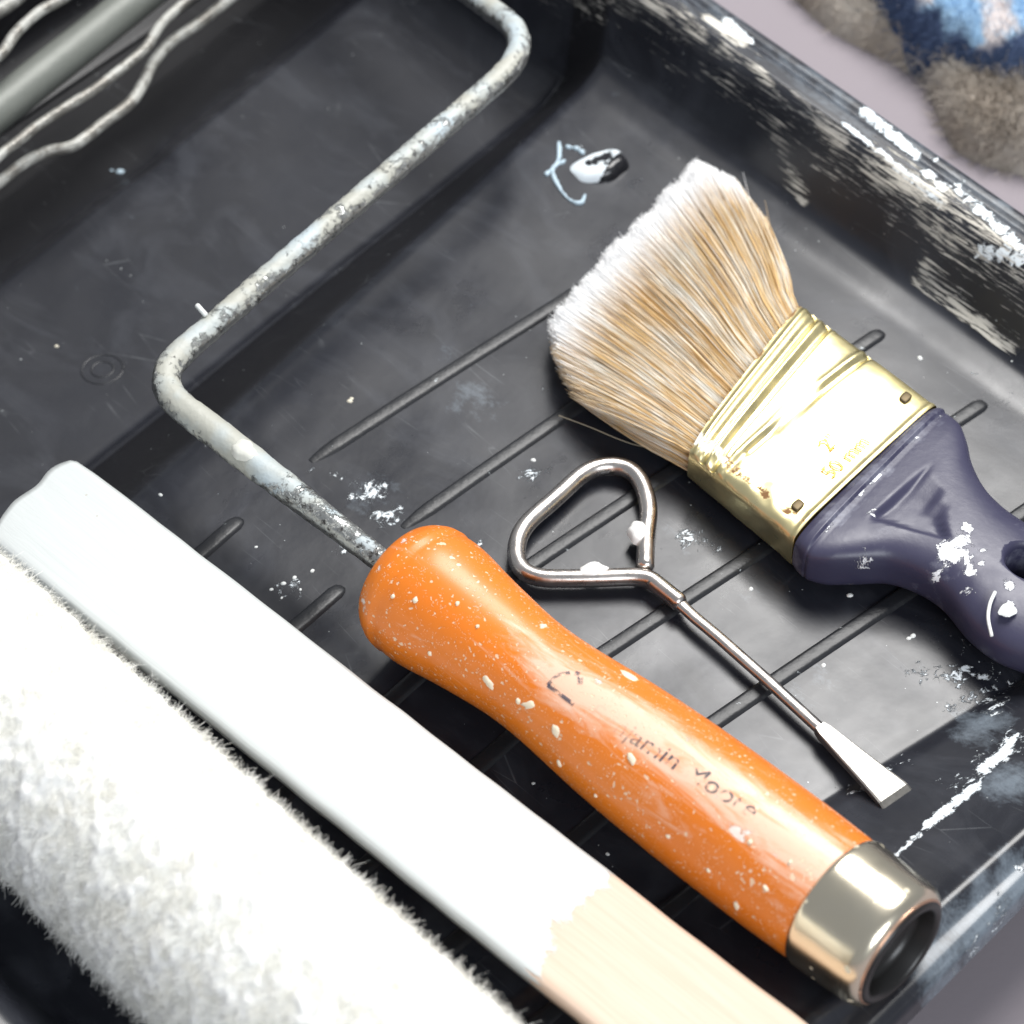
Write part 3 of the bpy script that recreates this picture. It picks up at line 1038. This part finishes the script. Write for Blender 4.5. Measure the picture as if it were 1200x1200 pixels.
def bristle_mat():
    m = NT("bristle_hair")
    t = m.attr('t')
    r = m.attr('r')
    s = m.attr('s')
    cr = m.n('ShaderNodeValToRGB')
    m.put(cr.inputs[0], r)
    e = cr.color_ramp.elements
    e[0].position, e[0].color = 0.0, (0.34, 0.22, 0.10, 1)
    e[1].position, e[1].color = 1.0, (0.74, 0.68, 0.58, 1)
    for p, c in ((0.10, (0.56, 0.37, 0.17, 1)), (0.35, (0.72, 0.48, 0.21, 1)), (0.62, (0.80, 0.60, 0.32, 1)), (0.78, (0.72, 0.62, 0.46, 1))):
        x = e.new(p)
        x.color = c
    vec = m.n('ShaderNodeCombineXYZ')
    m.put(vec.inputs[0], m.math('MULTIPLY', s, 26.0))
    m.put(vec.inputs[1], m.math('MULTIPLY', t, 2.4))
    m.put(vec.inputs[2], m.math('MULTIPLY', r, 0.4))
    pn = m.noise(vec.outputs[0], 1.0, 6, 0.66)
    pk = m.rng(m.math('SUBTRACT', pn, m.math('MULTIPLY', m.math('ABSOLUTE', m.math('SUBTRACT', t, 0.35)), 0.10)), 0.47, 0.60, 0, 0.85)
    c = m.mix(pk, cr.outputs[0], (0.78, 0.77, 0.72))
    tip = m.rng(m.math('ADD', t, m.math('MULTIPLY', m.math('SUBTRACT', r, 0.5), 0.10)), 0.66, 0.88)
    tip = m.math('MULTIPLY', tip, m.attr('w'))
    c = m.mix(tip, c, (0.95, 0.95, 0.95))
    m.out(c, 0.5, spec=0.3)
    return m.m


def bristles():
    NB = 15000
    seg = 7
    tip_s = [0.0, 0.06, 0.14, 0.5, 0.86, 0.94, 1.0]
    tip_p = [(897, 250), (862, 207), (815, 183), (722, 278), (640, 372), (641, 412), (662, 462)]
    verts = np.zeros((NB, seg, 3, 3))
    T = np.zeros((NB, seg, 3))
    Rr = np.zeros((NB, seg, 3))
    Ss = np.zeros((NB, seg, 3))
    Ww = np.zeros((NB, seg, 3))
    for i in range(NB):
        s = random.random()
        z = random.uniform(-1, 1)
        edge = max(0, 1 - min(s, 1 - s) / 0.05)
        zr = z * 4.9 * (1 - 0.35 * edge)
        root = F_r.lerp(F_l, 0.02 + 0.96 * s)
        root = Vector(root) + Vector((0, 0, zr * MM))
        clump = 0.6 * noise.noise(Vector((s * 34, 0.3, z * 0.8))) + 0.5 * noise.noise(Vector((s * 90, 1.3, z * 1.5))) + 0.7 * (noise.cell(Vector((s * 46 + 0.6 * z, 0.5, 0.5))) - 0.5)
        s2 = min(1, max(0, s + random.gauss(0, 0.012) + 0.012 * clump))
        tx = np.interp(s2, tip_s, [p[0] for p in tip_p])
        ty = np.interp(s2, tip_s, [p[1] for p in tip_p])
        ztip = 6.2 + z * 4.2 + random.gauss(0, 0.5)
        tip = P(tx, ty, ztip)
        ln = 1.0 - abs(z) * 0.05 + 0.03 * clump - abs(random.gauss(0, 0.018))
        if edge > 0:
            ln -= random.random() * 0.25 * edge
        if random.random() < 0.0008:
            tip += Vector((random.gauss(0, 2.6), random.gauss(0, 2.6), random.uniform(0, 2))) * MM
        d = tip - root
        L = d.length
        ax0 = ((F_r + F_l) / 2 - (K_r + K_l) / 2).normalized()
        bend = Vector((random.gauss(0, 0.4), random.gauss(0, 0.4), random.gauss(0, 0.35))) * MM
        dn = d.normalized()
        sd = dn.cross(Vector((0, 0, 1))).normalized()
        up = sd.cross(dn)
        r = random.random()
        rad = random.uniform(0.065, 0.105) * MM
        white = 1.0 if 0.03 + random.random() * 0.05 < s < 0.97 - random.random() * 0.09 else 0.15
        for j in range(seg):
            t = j / (seg - 1)
            q = root + d * (t * ln) + Vector((0, 0, 1.3 * math.sin(t * math.pi) * z)) * MM + bend * math.sin(t * math.pi) * 0.7
            if t < 0.35:
                q = q.lerp(root + ax0 * (L * t), 0.25 * (1 - t / 0.35))
            rj = rad * (1 - 0.55 * t ** 3)
            for k in range(3):
                a = 2 * math.pi * k / 3 + r * 6
                p = q + sd * (math.cos(a) * rj) + up * (math.sin(a) * rj)
                verts[i, j, k] = p
            T[i, j, :] = t * ln
            Rr[i, j, :] = r
            Ss[i, j, :] = s
            Ww[i, j, :] = white
    base = (np.arange(NB) * seg * 3)[:, None, None]
    jj = np.arange(seg - 1)[None, :, None] * 3
    kk = np.arange(3)[None, None, :]
    k2 = (kk + 1) % 3
    F = np.stack([base + jj + kk, base + jj + k2, base + jj + 3 + k2, base + jj + 3 + kk], -1).reshape(-1, 4)
    o = mesh_obj("bristles", verts.reshape(-1, 3), F.tolist(), bristle_mat(), brush, False, attrs={'t': T.ravel(), 'r': Rr.ravel(), 's': Ss.ravel(), 'w': Ww.ravel()})
    o['kind'] = 'stuff'


bristles()
# one stray bristle under the brush
v, f = tube(catmull([P(655, 487, 2), P(690, 500, 1.5), P(740, 520, 1.2), P(790, 530, 3)], 6), 0.00014, 5)
mesh_obj("stray_bristle", v, f, NT("stray_hair").out((0.35, 0.30, 0.22), 0.5), brush)


def navy():
    m = NT("navy_handle_plastic")
    o = m.coord()
    c = m.mix(m.noise(o, 50, 3), (0.032, 0.031, 0.064), (0.052, 0.050, 0.092))
    p = m.rng(m.math('ADD', m.noise(o, 210, 8, 0.74, 0.4), m.attr('pd')), 1.0, 1.03)
    fl = m.rng(m.math('ADD', m.noise(o, 90, 6, 0.7), m.attr('pf')), 0.92, 1.2, 0, 0.45)
    c = m.mix(fl, c, (0.50, 0.52, 0.60))
    c = m.mix(p, c, (0.86, 0.87, 0.90))
    return m.out(c, m.mixf(p, m.rng(m.noise(o, 160, 4), 0.3, 0.7, 0.34, 0.48), 0.5), normal=m.bump(m.math('ADD', m.math('MULTIPLY', p, 0.5), m.math('MULTIPLY', m.noise(o, 500, 3), 0.12)), 0.0005, 0.8))


NAVY = navy()


def brush_handle():
    st = [((1093, 492), (929, 650), 5.9), ((1100, 492), (934, 656), 6.6), ((1105, 494), (940, 662), 6.8), ((1107, 497), (943, 664), 6.2), ((1112, 500), (948, 668), 6.2), ((1124, 512), (970, 672), 6.6),
          ((1132, 532), (1003, 672), 7.0), ((1138, 556), (1040, 672), 7.2), ((1152, 583), (1075, 684), 7.4), ((1172, 603), (1105, 705), 7.4), ((1198, 620), (1135, 742), 7.2),
          ((1226, 640), (1168, 768), 7.0), ((1262, 668), (1208, 784), 7.0), ((1310, 712), (1268, 810), 6.8), ((1365, 768), (1325, 850), 6.0), ((1392, 800), (1362, 874), 3.5)]
    R = [P(*a, ZB) for a, b, h in st]
    L = [P(*b, ZB) for a, b, h in st]
    Hh = [h for a, b, h in st]
    Rs, Ls = catmull(R, 9), catmull(L, 9)
    hh = np.interp(np.linspace(0, len(st) - 1, len(Rs)), range(len(st)), Hh)
    nphi = 120
    verts, pd, pf = [], [], []
    tri = [P(1083, 551, ZB + 7), P(1020, 604, ZB + 7), P(1112, 632, ZB + 7)]

    def intri(p):
        ds = []
        for i in range(3):
            a, b, c = tri[i], tri[(i + 1) % 3], tri[(i + 2) % 3]
            n = Vector((b.y - a.y, -(b.x - a.x)))
            n.normalize()
            s0 = n.dot(Vector((c.x - a.x, c.y - a.y)))
            sg = 1 if s0 > 0 else -1
            ds.append(sg * n.dot(Vector((p.x - a.x, p.y - a.y))) * 1000)
        return min(ds)

    spots = [(1125, 640, 3.6, .60), (1115, 652, 4.2, .62), (1140, 672, 2.5, .55), (1100, 668, 2.2, .52), (985, 640, 2.2, .46), (1180, 690, 2.4, .5), (1010, 650, 4.0, .48), (1132, 622, 2.2, .60), (1133, 688, 2.4, .58), (1152, 650, 1.3, .62), (1150, 665, 1.3, .60), (1182, 715, 2.1, .66), (1025, 655, 3.0, .47), (1022, 603, 1.6, .56), (1045, 615, 1.2, .52), (1065, 622, 1.1, .52), (1090, 630, 1.4, .50), (1188, 651, 1.6, .55), (1108, 608, 2, .46)]
    sp = [(P(a, b, ZB + 6), r, k) for a, b, r, k in spots]
    n = len(Rs)
    for i in range(n):
        c = (Rs[i] + Ls[i]) / 2
        hw = (Ls[i] - Rs[i]) / 2
        e = 0.42 if i < 45 else 0.42 + min(0.38, (i - 45) / 40 * 0.38)
        for k in range(nphi):
            x, z = sq(2 * math.pi * k / nphi, e)
            p = c + hw * x
            h = z * hh[i]
            if z > 0:
                h += 0.9 * math.exp(-((abs(x) - 0.8) / 0.2) ** 2) * (1 - min(1, i / 90)) * 0
                d = intri(p)
                h -= 1.6 * float(smoothstep(-0.5, 1.0, d))
            q = p + Vector((0, 0, h * MM))
            verts.append(q)
            a = 0.15
            if z > 0:
                for (sc, r, kk) in sp:
                    dd_ = math.hypot(q.x - sc.x, q.y - sc.y) * 1000
                    if dd_ < r * 3:
                        a = max(a, kk * math.exp(-(dd_ / r) ** 2 * 0.5))
                if 26 < i < 34:
                    a = max(a, 0.44)
            pd.append(a)
            b = 0.25 + 0.20 * math.exp(-(((q.x - sp[1][0].x) ** 2 + (q.y - sp[1][0].y) ** 2) ** 0.5 * 1000 / 12) ** 2)
            if i < 40:
                b = max(b, 0.42)
            pf.append(b)
    F = grid_faces(n, nphi, True)
    F.append(tuple(range(nphi))[::-1])
    F.append(tuple((n - 1) * nphi + k for k in range(nphi)))
    o = mesh_obj("brush_handle", verts, F, NAVY, brush, attrs={'pd': pd, 'pf': pf})
    # the hanging hole goes right through
    hc = P(1203, 682, ZB)
    nn = 40
    cv = []
    prof = [(-14, 5.6), (-4.5, 5.0), (0, 4.5), (4.6, 4.9), (7.6, 5.8), (14, 6.6)]
    dxv = Vector((0.72, -0.69, 0))
    dyv = Vector((0.69, 0.72, 0))
    for z, r in prof:
        for k in range(nn):
            t = 2 * math.pi * k / nn
            cv.append(hc + dxv * math.cos(t) * r * 1.05 * MM + dyv * math.sin(t) * r * MM + Vector((0, 0, z * MM)))
    cf = grid_faces(len(prof), nn, True) + [tuple(range(nn))[::-1], tuple((len(prof) - 1) * nn + k for k in range(nn))]
    cut = mesh_obj("cutter", cv, cf, NAVY)
    import bmesh
    for ob in (o, cut):
        bm = bmesh.new()
        bm.from_mesh(ob.data)
        bmesh.ops.recalc_face_normals(bm, faces=bm.faces)
        bm.to_mesh(ob.data)
        bm.free()
    md = o.modifiers.new("hole", 'BOOLEAN')
    md.object = cut
    md.operation = 'DIFFERENCE'
    md.solver = 'EXACT'
    dg = bpy.context.evaluated_depsgraph_get()
    me = bpy.data.meshes.new_from_object(o.evaluated_get(dg))
    o.modifiers.clear()
    o.data = me
    bpy.data.objects.remove(cut)


brush_handle()
# thin white line painted beside the hole
v, f = tube(catmull([P(1166, 694, 15.4), P(1160, 708, 15.3), P(1158, 725, 15.0), P(1162, 745, 14.0)], 6), 0.0004, 8)
mesh_obj("paint_drip", v, f, PAINT, brush)
v, f = dome(P(1182, 715, 15.0), 2.1 * MM, 1.5 * MM, 0.5 * MM, ax=0.5, wob=0.5)
mesh_obj("paint_drip", v, f, PAINT, brush)


# ------------------------------------------------------------------ paint can opener
def steel(name, c0, c1, r0, r1, sc=120):
    m = NT(name)
    o = m.coord()
    return m.out(m.mix(m.noise(o, sc, 4), c0, c1), m.rng(m.noise(o, 300, 4), 0.3, 0.7, r0, r1), 1.0, m.bump(m.noise(o, 400, 3), 0.00012, 0.4))


WIRE = steel("nickel_wire", (0.55, 0.50, 0.46), (0.68, 0.64, 0.60), 0.22, 0.36)
BLADE = steel("ground_steel", (0.30, 0.29, 0.27), (0.46, 0.44, 0.41), 0.42, 0.56, 500)
DARKST = steel("dark_tip_steel", (0.10, 0.10, 0.09), (0.22, 0.21, 0.20), 0.40, 0.6, 700)  # pry tip in a darker steel than the blade
opener = empty("paint_can_opener", P(700, 640, 1), "steel can opener with a bent wire loop handle and flat pry tip", "can opener")
zo = 3.4
pts = [((756, 664), 0), ((757, 628), 0.003), ((762, 590), 0.005), ((743, 547), 0.010), ((693, 545), 0.010), ((652, 583), 0.004), ((603, 625), 0.010), ((608, 678), 0.012), ((690, 678), 0.006), ((757, 675), 0.005), ((774, 688), 0.004), ((796, 706), 0)]
path = smooth_path([(P(x, y, zo), r) for (x, y), r in pts], 9, step=0.0012)
v, f = tube(path, 0.00195, 20)
mesh_obj("wire_loop", v, f, WIRE, opener)
pts = [(794, 705), (812, 722), (840, 745), (900, 798), (962, 855)]
path = smooth_path([(P(x, y, zo - 0.2), 0.002) for x, y in pts], 6, step=0.0012)
v, f = tube(path, lambda t: (0.00150 if t < 0.03 else 0.00136), 16, flat=(1.0, 0.72))
mesh_obj("shank", v, f, WIRE, opener)


def blade():
    a = P(960, 853, zo)
    mid = P(1065, 948, zo + 0.8)
    d = (mid - a)
    L = d.length
    d.normalize()
    s = Vector((d.y, -d.x, 0)).normalized()
    secs = [(0.0, 1.25, 1.1, 0), (0.06, 1.7, 1.1, 0), (0.3, 2.35, 0.95, 0.0), (0.6, 3.1, 0.8, 0.0), (0.80, 3.7, 0.72, 0.0), (0.83, 3.75, 0.68, -0.1)]
    V = []
    for t, hw, th, dz in secs:
        c = a + d * L * t + Vector((0, 0, dz * MM))
        for (x, z) in ((-1, -0.8), (-1, 0.75), (-0.88, 1), (0.88, 1), (1, 0.75), (1, -0.8), (0.88, -1), (-0.88, -1)):
            V.append(c + s * x * hw * MM + Vector((0, 0, z * th * MM)))
    mesh_obj("pry_blade", V, grid_faces(len(secs), 8, True) + [tuple(range(8))[::-1], tuple((len(secs) - 1) * 8 + k for k in range(8))], BLADE, opener, smooth=False)
    V = []
    for t, hw, th, dz in [(0.832, 3.80, 0.70, -0.1), (0.89, 3.95, 0.66, -0.75), (0.98, 4.05, 0.60, -1.9), (1.04, 4.0, 0.45, -2.7)]:
        c = a + d * L * t + Vector((0, 0, dz * MM))
        for (x, z) in ((-1, -0.8), (-1, 0.75), (-0.9, 1), (0.9, 1), (1, 0.75), (1, -0.8), (0.9, -1), (-0.9, -1)):
            V.append(c + s * x * hw * MM + Vector((0, 0, z * th * MM)))
    mesh_obj("pry_tip", V, grid_faces(4, 8, True) + [tuple(range(8))[::-1], tuple(24 + k for k in range(8))], DARKST, opener, smooth=False)


blade()
WH = paint_mat("fresh_white_paint", (0.86, 0.86, 0.84), 0.35, 0.03)
for (px, py, rx, ry, ax) in ((748, 625, 2.2, 2.8, 0.1), (694, 671, 3.1, 2.1, 0.2)):
    v, f = dome(P(px, py, zo + 0.6), rx * 1.1 * MM, ry * 1.1 * MM, 2.0 * MM, ax=ax, n=20, m=8, wob=0.35, seed=py)
    mesh_obj("paint_drop", v, f, WH, opener)


# ------------------------------------------------------------------ stir stick
def stick():
    m = NT("half_painted_wood")
    uvw = m.attr('suv', 'Vector')
    o = m.coord()
    g = m.noise(m.scale(uvw, (0.03, 0.9, 1)), 1.0, 5, 0.6, 0.3)
    wood = m.mix(m.rng(g, 0.3, 0.7), (0.62, 0.46, 0.345), (0.70, 0.54, 0.43))
    sx = m.n('ShaderNodeSeparateXYZ')
    m.put(sx.inputs[0], uvw)
    edge = m.math('ADD', sx.outputs[0], m.math('MULTIPLY', m.math('SUBTRACT', m.noise(m.scale(uvw, (0.10, 0.14, 1)), 1.0, 5, 0.6), 0.5), 24.0))
    edge = m.math('ADD', edge, m.math('MULTIPLY', sx.outputs[1], 0.30))
    k = m.rng(edge, 159.8, 158.4)
    spk = m.rng(m.math('ADD', m.voro(uvw, 0.16), m.math('MULTIPLY', m.noise(uvw, 0.05, 2), 0.2)), 0.125, 0.135, 1, 0)
    paint = m.mix(m.noise(o, 25, 4), (0.57, 0.60, 0.592), (0.62, 0.645, 0.635))
    paint = m.mix(m.math('MULTIPLY', spk, 0.6), paint, (0.45, 0.40, 0.32))
    c = m.mix(k, wood, paint)
    h = m.math('ADD', m.math('MULTIPLY', k, 0.35), m.math('ADD', m.math('MULTIPLY', g, 0.10), m.math('MULTIPLY', m.noise(m.scale(uvw, (0.02, 0.35, 1)), 1.0, 3), 0.4)))
    m.out(c, m.mixf(k, 0.55, 0.34), normal=m.bump(h, 0.0006, 0.9))
    st = empty("stir_stick", P(500, 850, 4), "flat wooden stir stick, mostly coated in white paint, beside the fluffy roller cover", "stir stick")
    z0, z1 = 11.0, 20.0
    a_u, a_l = P(80, 528, z0), P(-24, 622, z0)
    b_u, b_l = P(1011, 1248, z1), P(884, 1354, z1)
    n, mm = 150, 26
    L = ((b_u + b_l) / 2 - (a_u + a_l) / 2).length
    V, UV = [], []
    th = 3.6
    ring = []
    for k in range(mm):
        x = -1 + 2 * k / (mm - 1)
        e = max(0, abs(x) - 0.93) / 0.07
        ring.append((x, 0 - 0.7 * e * e))
    low = [(1.0, -th * 0.55), (0.985, -th), (-0.985, -th), (-1.0, -th * 0.55)]
    for i in range(n):
        t = i / (n - 1)
        u_, l_ = a_u.lerp(b_u, t), a_l.lerp(b_l, t)
        for (x, z) in ring + low:
            p = l_.lerp(u_, (x + 1) / 2)
            sl = 0.0
            if i < 14:
                f = 1 - i / 14
                z = z - 0.7 * f ** 3
                # uneven, rounded end
                sl = (abs(x) ** 6 * 2.6 + 1.3 * noise.noise(Vector((x * 2.1, 5.1, 0))) + 1.2 * (x < -0.25) * (-x - 0.25)) * f ** 2
            wob = 0.35 * noise.noise(Vector((t * 9, x * 0.8, 2.0)))
            wid = 0.22 * noise.noise(Vector((t * 22, 3.3, 1.0))) * x
            d = (b_u - a_u).normalized()
            sdir = (a_u - a_l).normalized()
            V.append(p + d * sl * MM + sdir * wid * MM + Vector((0, 0, (z + wob * 0.5) * MM)))
            UV.append((t * L * 1000, x * 12, z))
    nv = mm + 4
    F = grid_faces(n, nv, True) + [tuple(range(nv)), tuple((n - 1) * nv + k for k in range(nv))[::-1]]
    import bmesh
    o = mesh_obj("blade", V, F, m.m, st, attrs={'suv': UV})
    bm = bmesh.new()
    bm.from_mesh(o.data)
    bmesh.ops.recalc_face_normals(bm, faces=bm.faces)
    bm.to_mesh(o.data)
    bm.free()


stick()


# ------------------------------------------------------------------ fluffy roller cover
def strands(bases, normals, length, rad, seg, curl, seedv, clump=0.0, flow=None):
    """numpy ribbons-of-three: bases (N,3), normals (N,3) in metres"""
    N = len(bases)
    r = np.random.default_rng(seedv)
    ln = length * (0.65 + 0.5 * r.random(N))
    d1 = r.normal(size=(N, 3)) * curl
    d2 = r.normal(size=(N, 3)) * curl * 0.7
    V = np.zeros((N, seg, 3, 3))
    T = np.zeros((N, seg, 3))
    ref = r.normal(size=(N, 3))
    a1 = np.cross(normals, ref)
    a1 /= np.linalg.norm(a1, axis=1)[:, None]
    a2 = np.cross(normals, a1)
    for j in range(seg):
        t = j / (seg - 1)
        off = normals * t + d1 * t * t + d2 * math.sin(t * 3.0) * 0.5
        if flow is not None:
            off = off + flow * (t * t)
        q = bases + off * ln[:, None]
        rj = rad * (1 - 0.6 * t)
        for k in range(3):
            a = 2 * math.pi * k / 3
            V[:, j, k] = q + a1 * math.cos(a) * rj + a2 * math.sin(a) * rj
        T[:, j, :] = t
    base = (np.arange(N) * seg * 3)[:, None, None]
    jj = np.arange(seg - 1)[None, :, None] * 3
    kk = np.arange(3)[None, None, :]
    k2 = (kk + 1) % 3
    F = np.stack([base + jj + kk, base + jj + k2, base + jj + 3 + k2, base + jj + 3 + kk], -1).reshape(-1, 4)
    return V.reshape(-1, 3), F.tolist(), T.ravel()


def roller_cover():
    rc = empty("roller_cover", P(240, 1075, 0), "fluffy white lambswool roller cover lying beside the painted stick", "roller cover")
    A, B = P(-90, 742, 22), P(600, 1407, 24.5)
    ax = (B - A).normalized()
    L = (B - A).length
    side = ax.cross(Vector((0, 0, 1))).normalized()
    up = side.cross(ax)
    R0 = 21.2 * MM
    m = NT("lambswool")
    o = m.coord()
    c = m.mix(m.rng(m.noise(o, 70, 5, 0.6), 0.35, 0.7), (0.96, 0.96, 0.94), (0.91, 0.90, 0.86))
    m.out(c, 0.9, spec=0.05)
    tr = m.n('ShaderNodeBsdfTranslucent')
    m.put(tr.inputs[0], c)
    mx = m.n('ShaderNodeMixShader')
    mx.inputs[0].default_value = 0.35
    m.put(mx.inputs[1], m.b.outputs[0])
    m.put(mx.inputs[2], tr.outputs[0])
    outn = [q for q in m.t.nodes if q.type == 'OUTPUT_MATERIAL'][0]
    m.put(outn.inputs[0], mx.outputs[0])
    mb = NT('wool_backing').out((0.875, 0.873, 0.845), 0.95, spec=0.0)
    n1, n2 = 520, 300
    V = []
    for i in range(n1):
        s = L * i / (n1 - 1)
        for k in range(n2):
            t = 2 * math.pi * k / n2
            dr = side * math.cos(t) + up * math.sin(t)
            p = A + ax * s + dr * R0
            V.append(p + dr * (0.9 * noise.noise(p * 160) + 0.8 * noise.noise(p * 420) + 0.2 * noise.noise(p * 900)) * MM)
    F = grid_faces(n1, n2, True)
    mesh_obj("pile_backing", V, F, mb, rc)
    # cardboard core tube, seen only from the ends
    v, f = lathe(A, B, [(-0.001, 0.0170), (-0.001, 0.0192), (L + 0.001, 0.0192), (L + 0.001, 0.0170), (0.0, 0.0169), (-0.001, 0.0170)], 40, close=False)
    mesh_obj("core_tube", v, f, NT("core_board").out((0.42, 0.34, 0.22), 0.8), rc)
    N = 120000
    r = np.random.default_rng(5)
    s = r.random(N) * L
    t = r.random(N) * 2 * math.pi
    a, sd, u = np.array(ax), np.array(side), np.array(up)
    nr = np.cos(t)[:, None] * sd + np.sin(t)[:, None] * u
    # tufts: strands lean toward a clump centre field
    cx = np.floor(s * 1000 / 2.6 + r.random(N) * 0.25)
    cy = np.floor(t * 20 / 2.6 + (cx % 2) * 0.5 + r.random(N) * 0.25)
    jx = np.modf(np.sin(cx * 12.9898 + cy * 78.233) * 43758.5453)[0]
    jy = np.modf(np.sin(cx * 39.346 + cy * 11.135) * 24634.6345)[0]
    tang = np.cross(a, nr)
    cs = ((cx + 0.5 + 0.5 * jx) * 2.6 / 1000)
    ct = ((cy + 0.5 + 0.5 * jy) * 2.6 / 20)
    toS = np.clip(cs - s, -0.003, 0.003)
    toT = np.clip((ct - t) * 0.020, -0.003, 0.003)
    flow = (a * (toS / 0.0045)[:, None] + tang * (toT / 0.0045)[:, None]) * 0.85
    flow += a * 0.25 + (jx * 0.5)[:, None] * a + (jy * 0.5)[:, None] * tang
    base = np.array(A) + a * s[:, None] + nr * (R0 - 0.0003)
    V, F, T = strands(base, nr * 0.40, 0.0019, 0.00009, 4, 0.55, 6, flow=flow * 1.3)
    o = mesh_obj("wool_pile", V, F, m.m, rc, False, attrs={'t': T})
    o['kind'] = 'stuff'


roller_cover()


# ------------------------------------------------------------------ rag in the far corner
def rag():
    rg = empty("cleaning_rag", P(1150, 60, -29), "crumpled fuzzy rag of tan fleece with navy and pale blue side, beyond the tray rim", "rag")
    m = NT("tan_fleece")
    o = m.coord()
    c = m.mix(m.rng(m.noise(o, 42, 4, 0.6), 0.38, 0.66), (0.33, 0.285, 0.24), (0.52, 0.48, 0.43))
    m.out(c, 0.95, spec=0.05)
    b = NT("navy_terry")
    o = b.coord()
    att = b.attr('pale')
    pk = b.rng(b.math('ADD', att, b.math('MULTIPLY', b.math('SUBTRACT', b.noise(o, 90, 4), 0.5), 0.5)), 0.45, 0.55)
    st = b.rng(b.noise(b.scale(o, (1, 0.35, 1)), 75, 3), 0.5, 0.56)
    pc = b.mix(st, (0.42, 0.62, 0.80), (0.78, 0.72, 0.70))
    c = b.mix(pk, b.mix(b.noise(o, 120, 5), (0.030, 0.045, 0.095), (0.10, 0.14, 0.24)), pc)
    b.out(c, 0.95, spec=0.05)

    def sheet(name, edge, mat, top, thick, pale=None, seed=1, nst=14000):
        # edge: photo outline of the near border, lower-left to right; the sheet runs away from it
        E = catmull([P(x, y, -27) for x, y in edge], 14)
        away = Vector((0.62, 0.78, 0))
        n, mm = len(E), 60
        V, PA = [], []
        for i, e in enumerate(E):
            for k in range(mm):
                f = k / (mm - 1)
                dist = f * 0.13
                h = top * math.sqrt(max(0, 1 - (1 - min(1, dist / 0.014)) ** 2))
                p = e + away * dist
                fold = thick * (0.9 * noise.noise(p * 28 + Vector((seed, 0, 0))) + 0.45 * noise.noise(p * 75))
                z = -28.5 + h + fold * min(1, dist / 0.012)
                if k == 0:
                    z = -29.5
                q = Vector((p.x, p.y, max(z, -29.2 if k else -29.5) * MM))
                V.append(q)
                if pale:
                    d = min(math.hypot(q.x - c.x, q.y - c.y) * 1000 / r for c, r in pale)
                    PA.append(max(0, 1 - d * 0.5))
                else:
                    PA.append(0)
        F = grid_faces(n, mm)
        o = mesh_obj(name, V, F, mat, rg, attrs={'pale': PA})
        o.data.update()
        # fuzz
        Va = np.array([tuple(q) for q in V]).reshape(n, mm, 3)
        r = np.random.default_rng(seed)
        ii = r.integers(0, n - 1, nst)
        kk = r.integers(0, mm - 1, nst)
        fu, fv = r.random(nst)[:, None], r.random(nst)[:, None]
        A0, B0, C0 = Va[ii, kk], Va[ii + 1, kk], Va[ii, kk + 1]
        base = A0 + (B0 - A0) * fu + (C0 - A0) * fv
        nn = np.cross(B0 - A0, C0 - A0)
        nn /= (np.linalg.norm(nn, axis=1)[:, None] + 1e-12)
        nn *= np.sign(nn[:, 2:3] + 1e-9)
        v, f, T = strands(base, nn, 0.0026, 0.00016, 3, 0.6, seed + 3)
        pa = np.array(PA).reshape(n, mm)[ii, kk]
        o2 = mesh_obj(name + "_fuzz", v, f, mat, rg, False, attrs={'pale': np.repeat(pa, 9)})
        o2['kind'] = 'stuff'

    sheet("tan_fleece_side", [(905, -40), (940, 2), (985, 38), (1040, 65), (1082, 92), (1100, 130), (1118, 168), (1150, 186), (1185, 196), (1250, 215)], m.m, 12, 6, seed=2, nst=26000)
    pale = [(P(1135, 0, -6), 7), (P(1170, 15, -6), 9), (P(1205, 5, -6), 11), (P(1110, -25, -6), 9), (P(1160, -35, -6), 14)]
    sheet("navy_terry_side", [(950, -45), (985, -2), (1020, 40), (1070, 82), (1115, 108), (1160, 132), (1230, 155), (1280, 170)], b.m, 24, 5, pale=pale, seed=9, nst=22000)


rag()
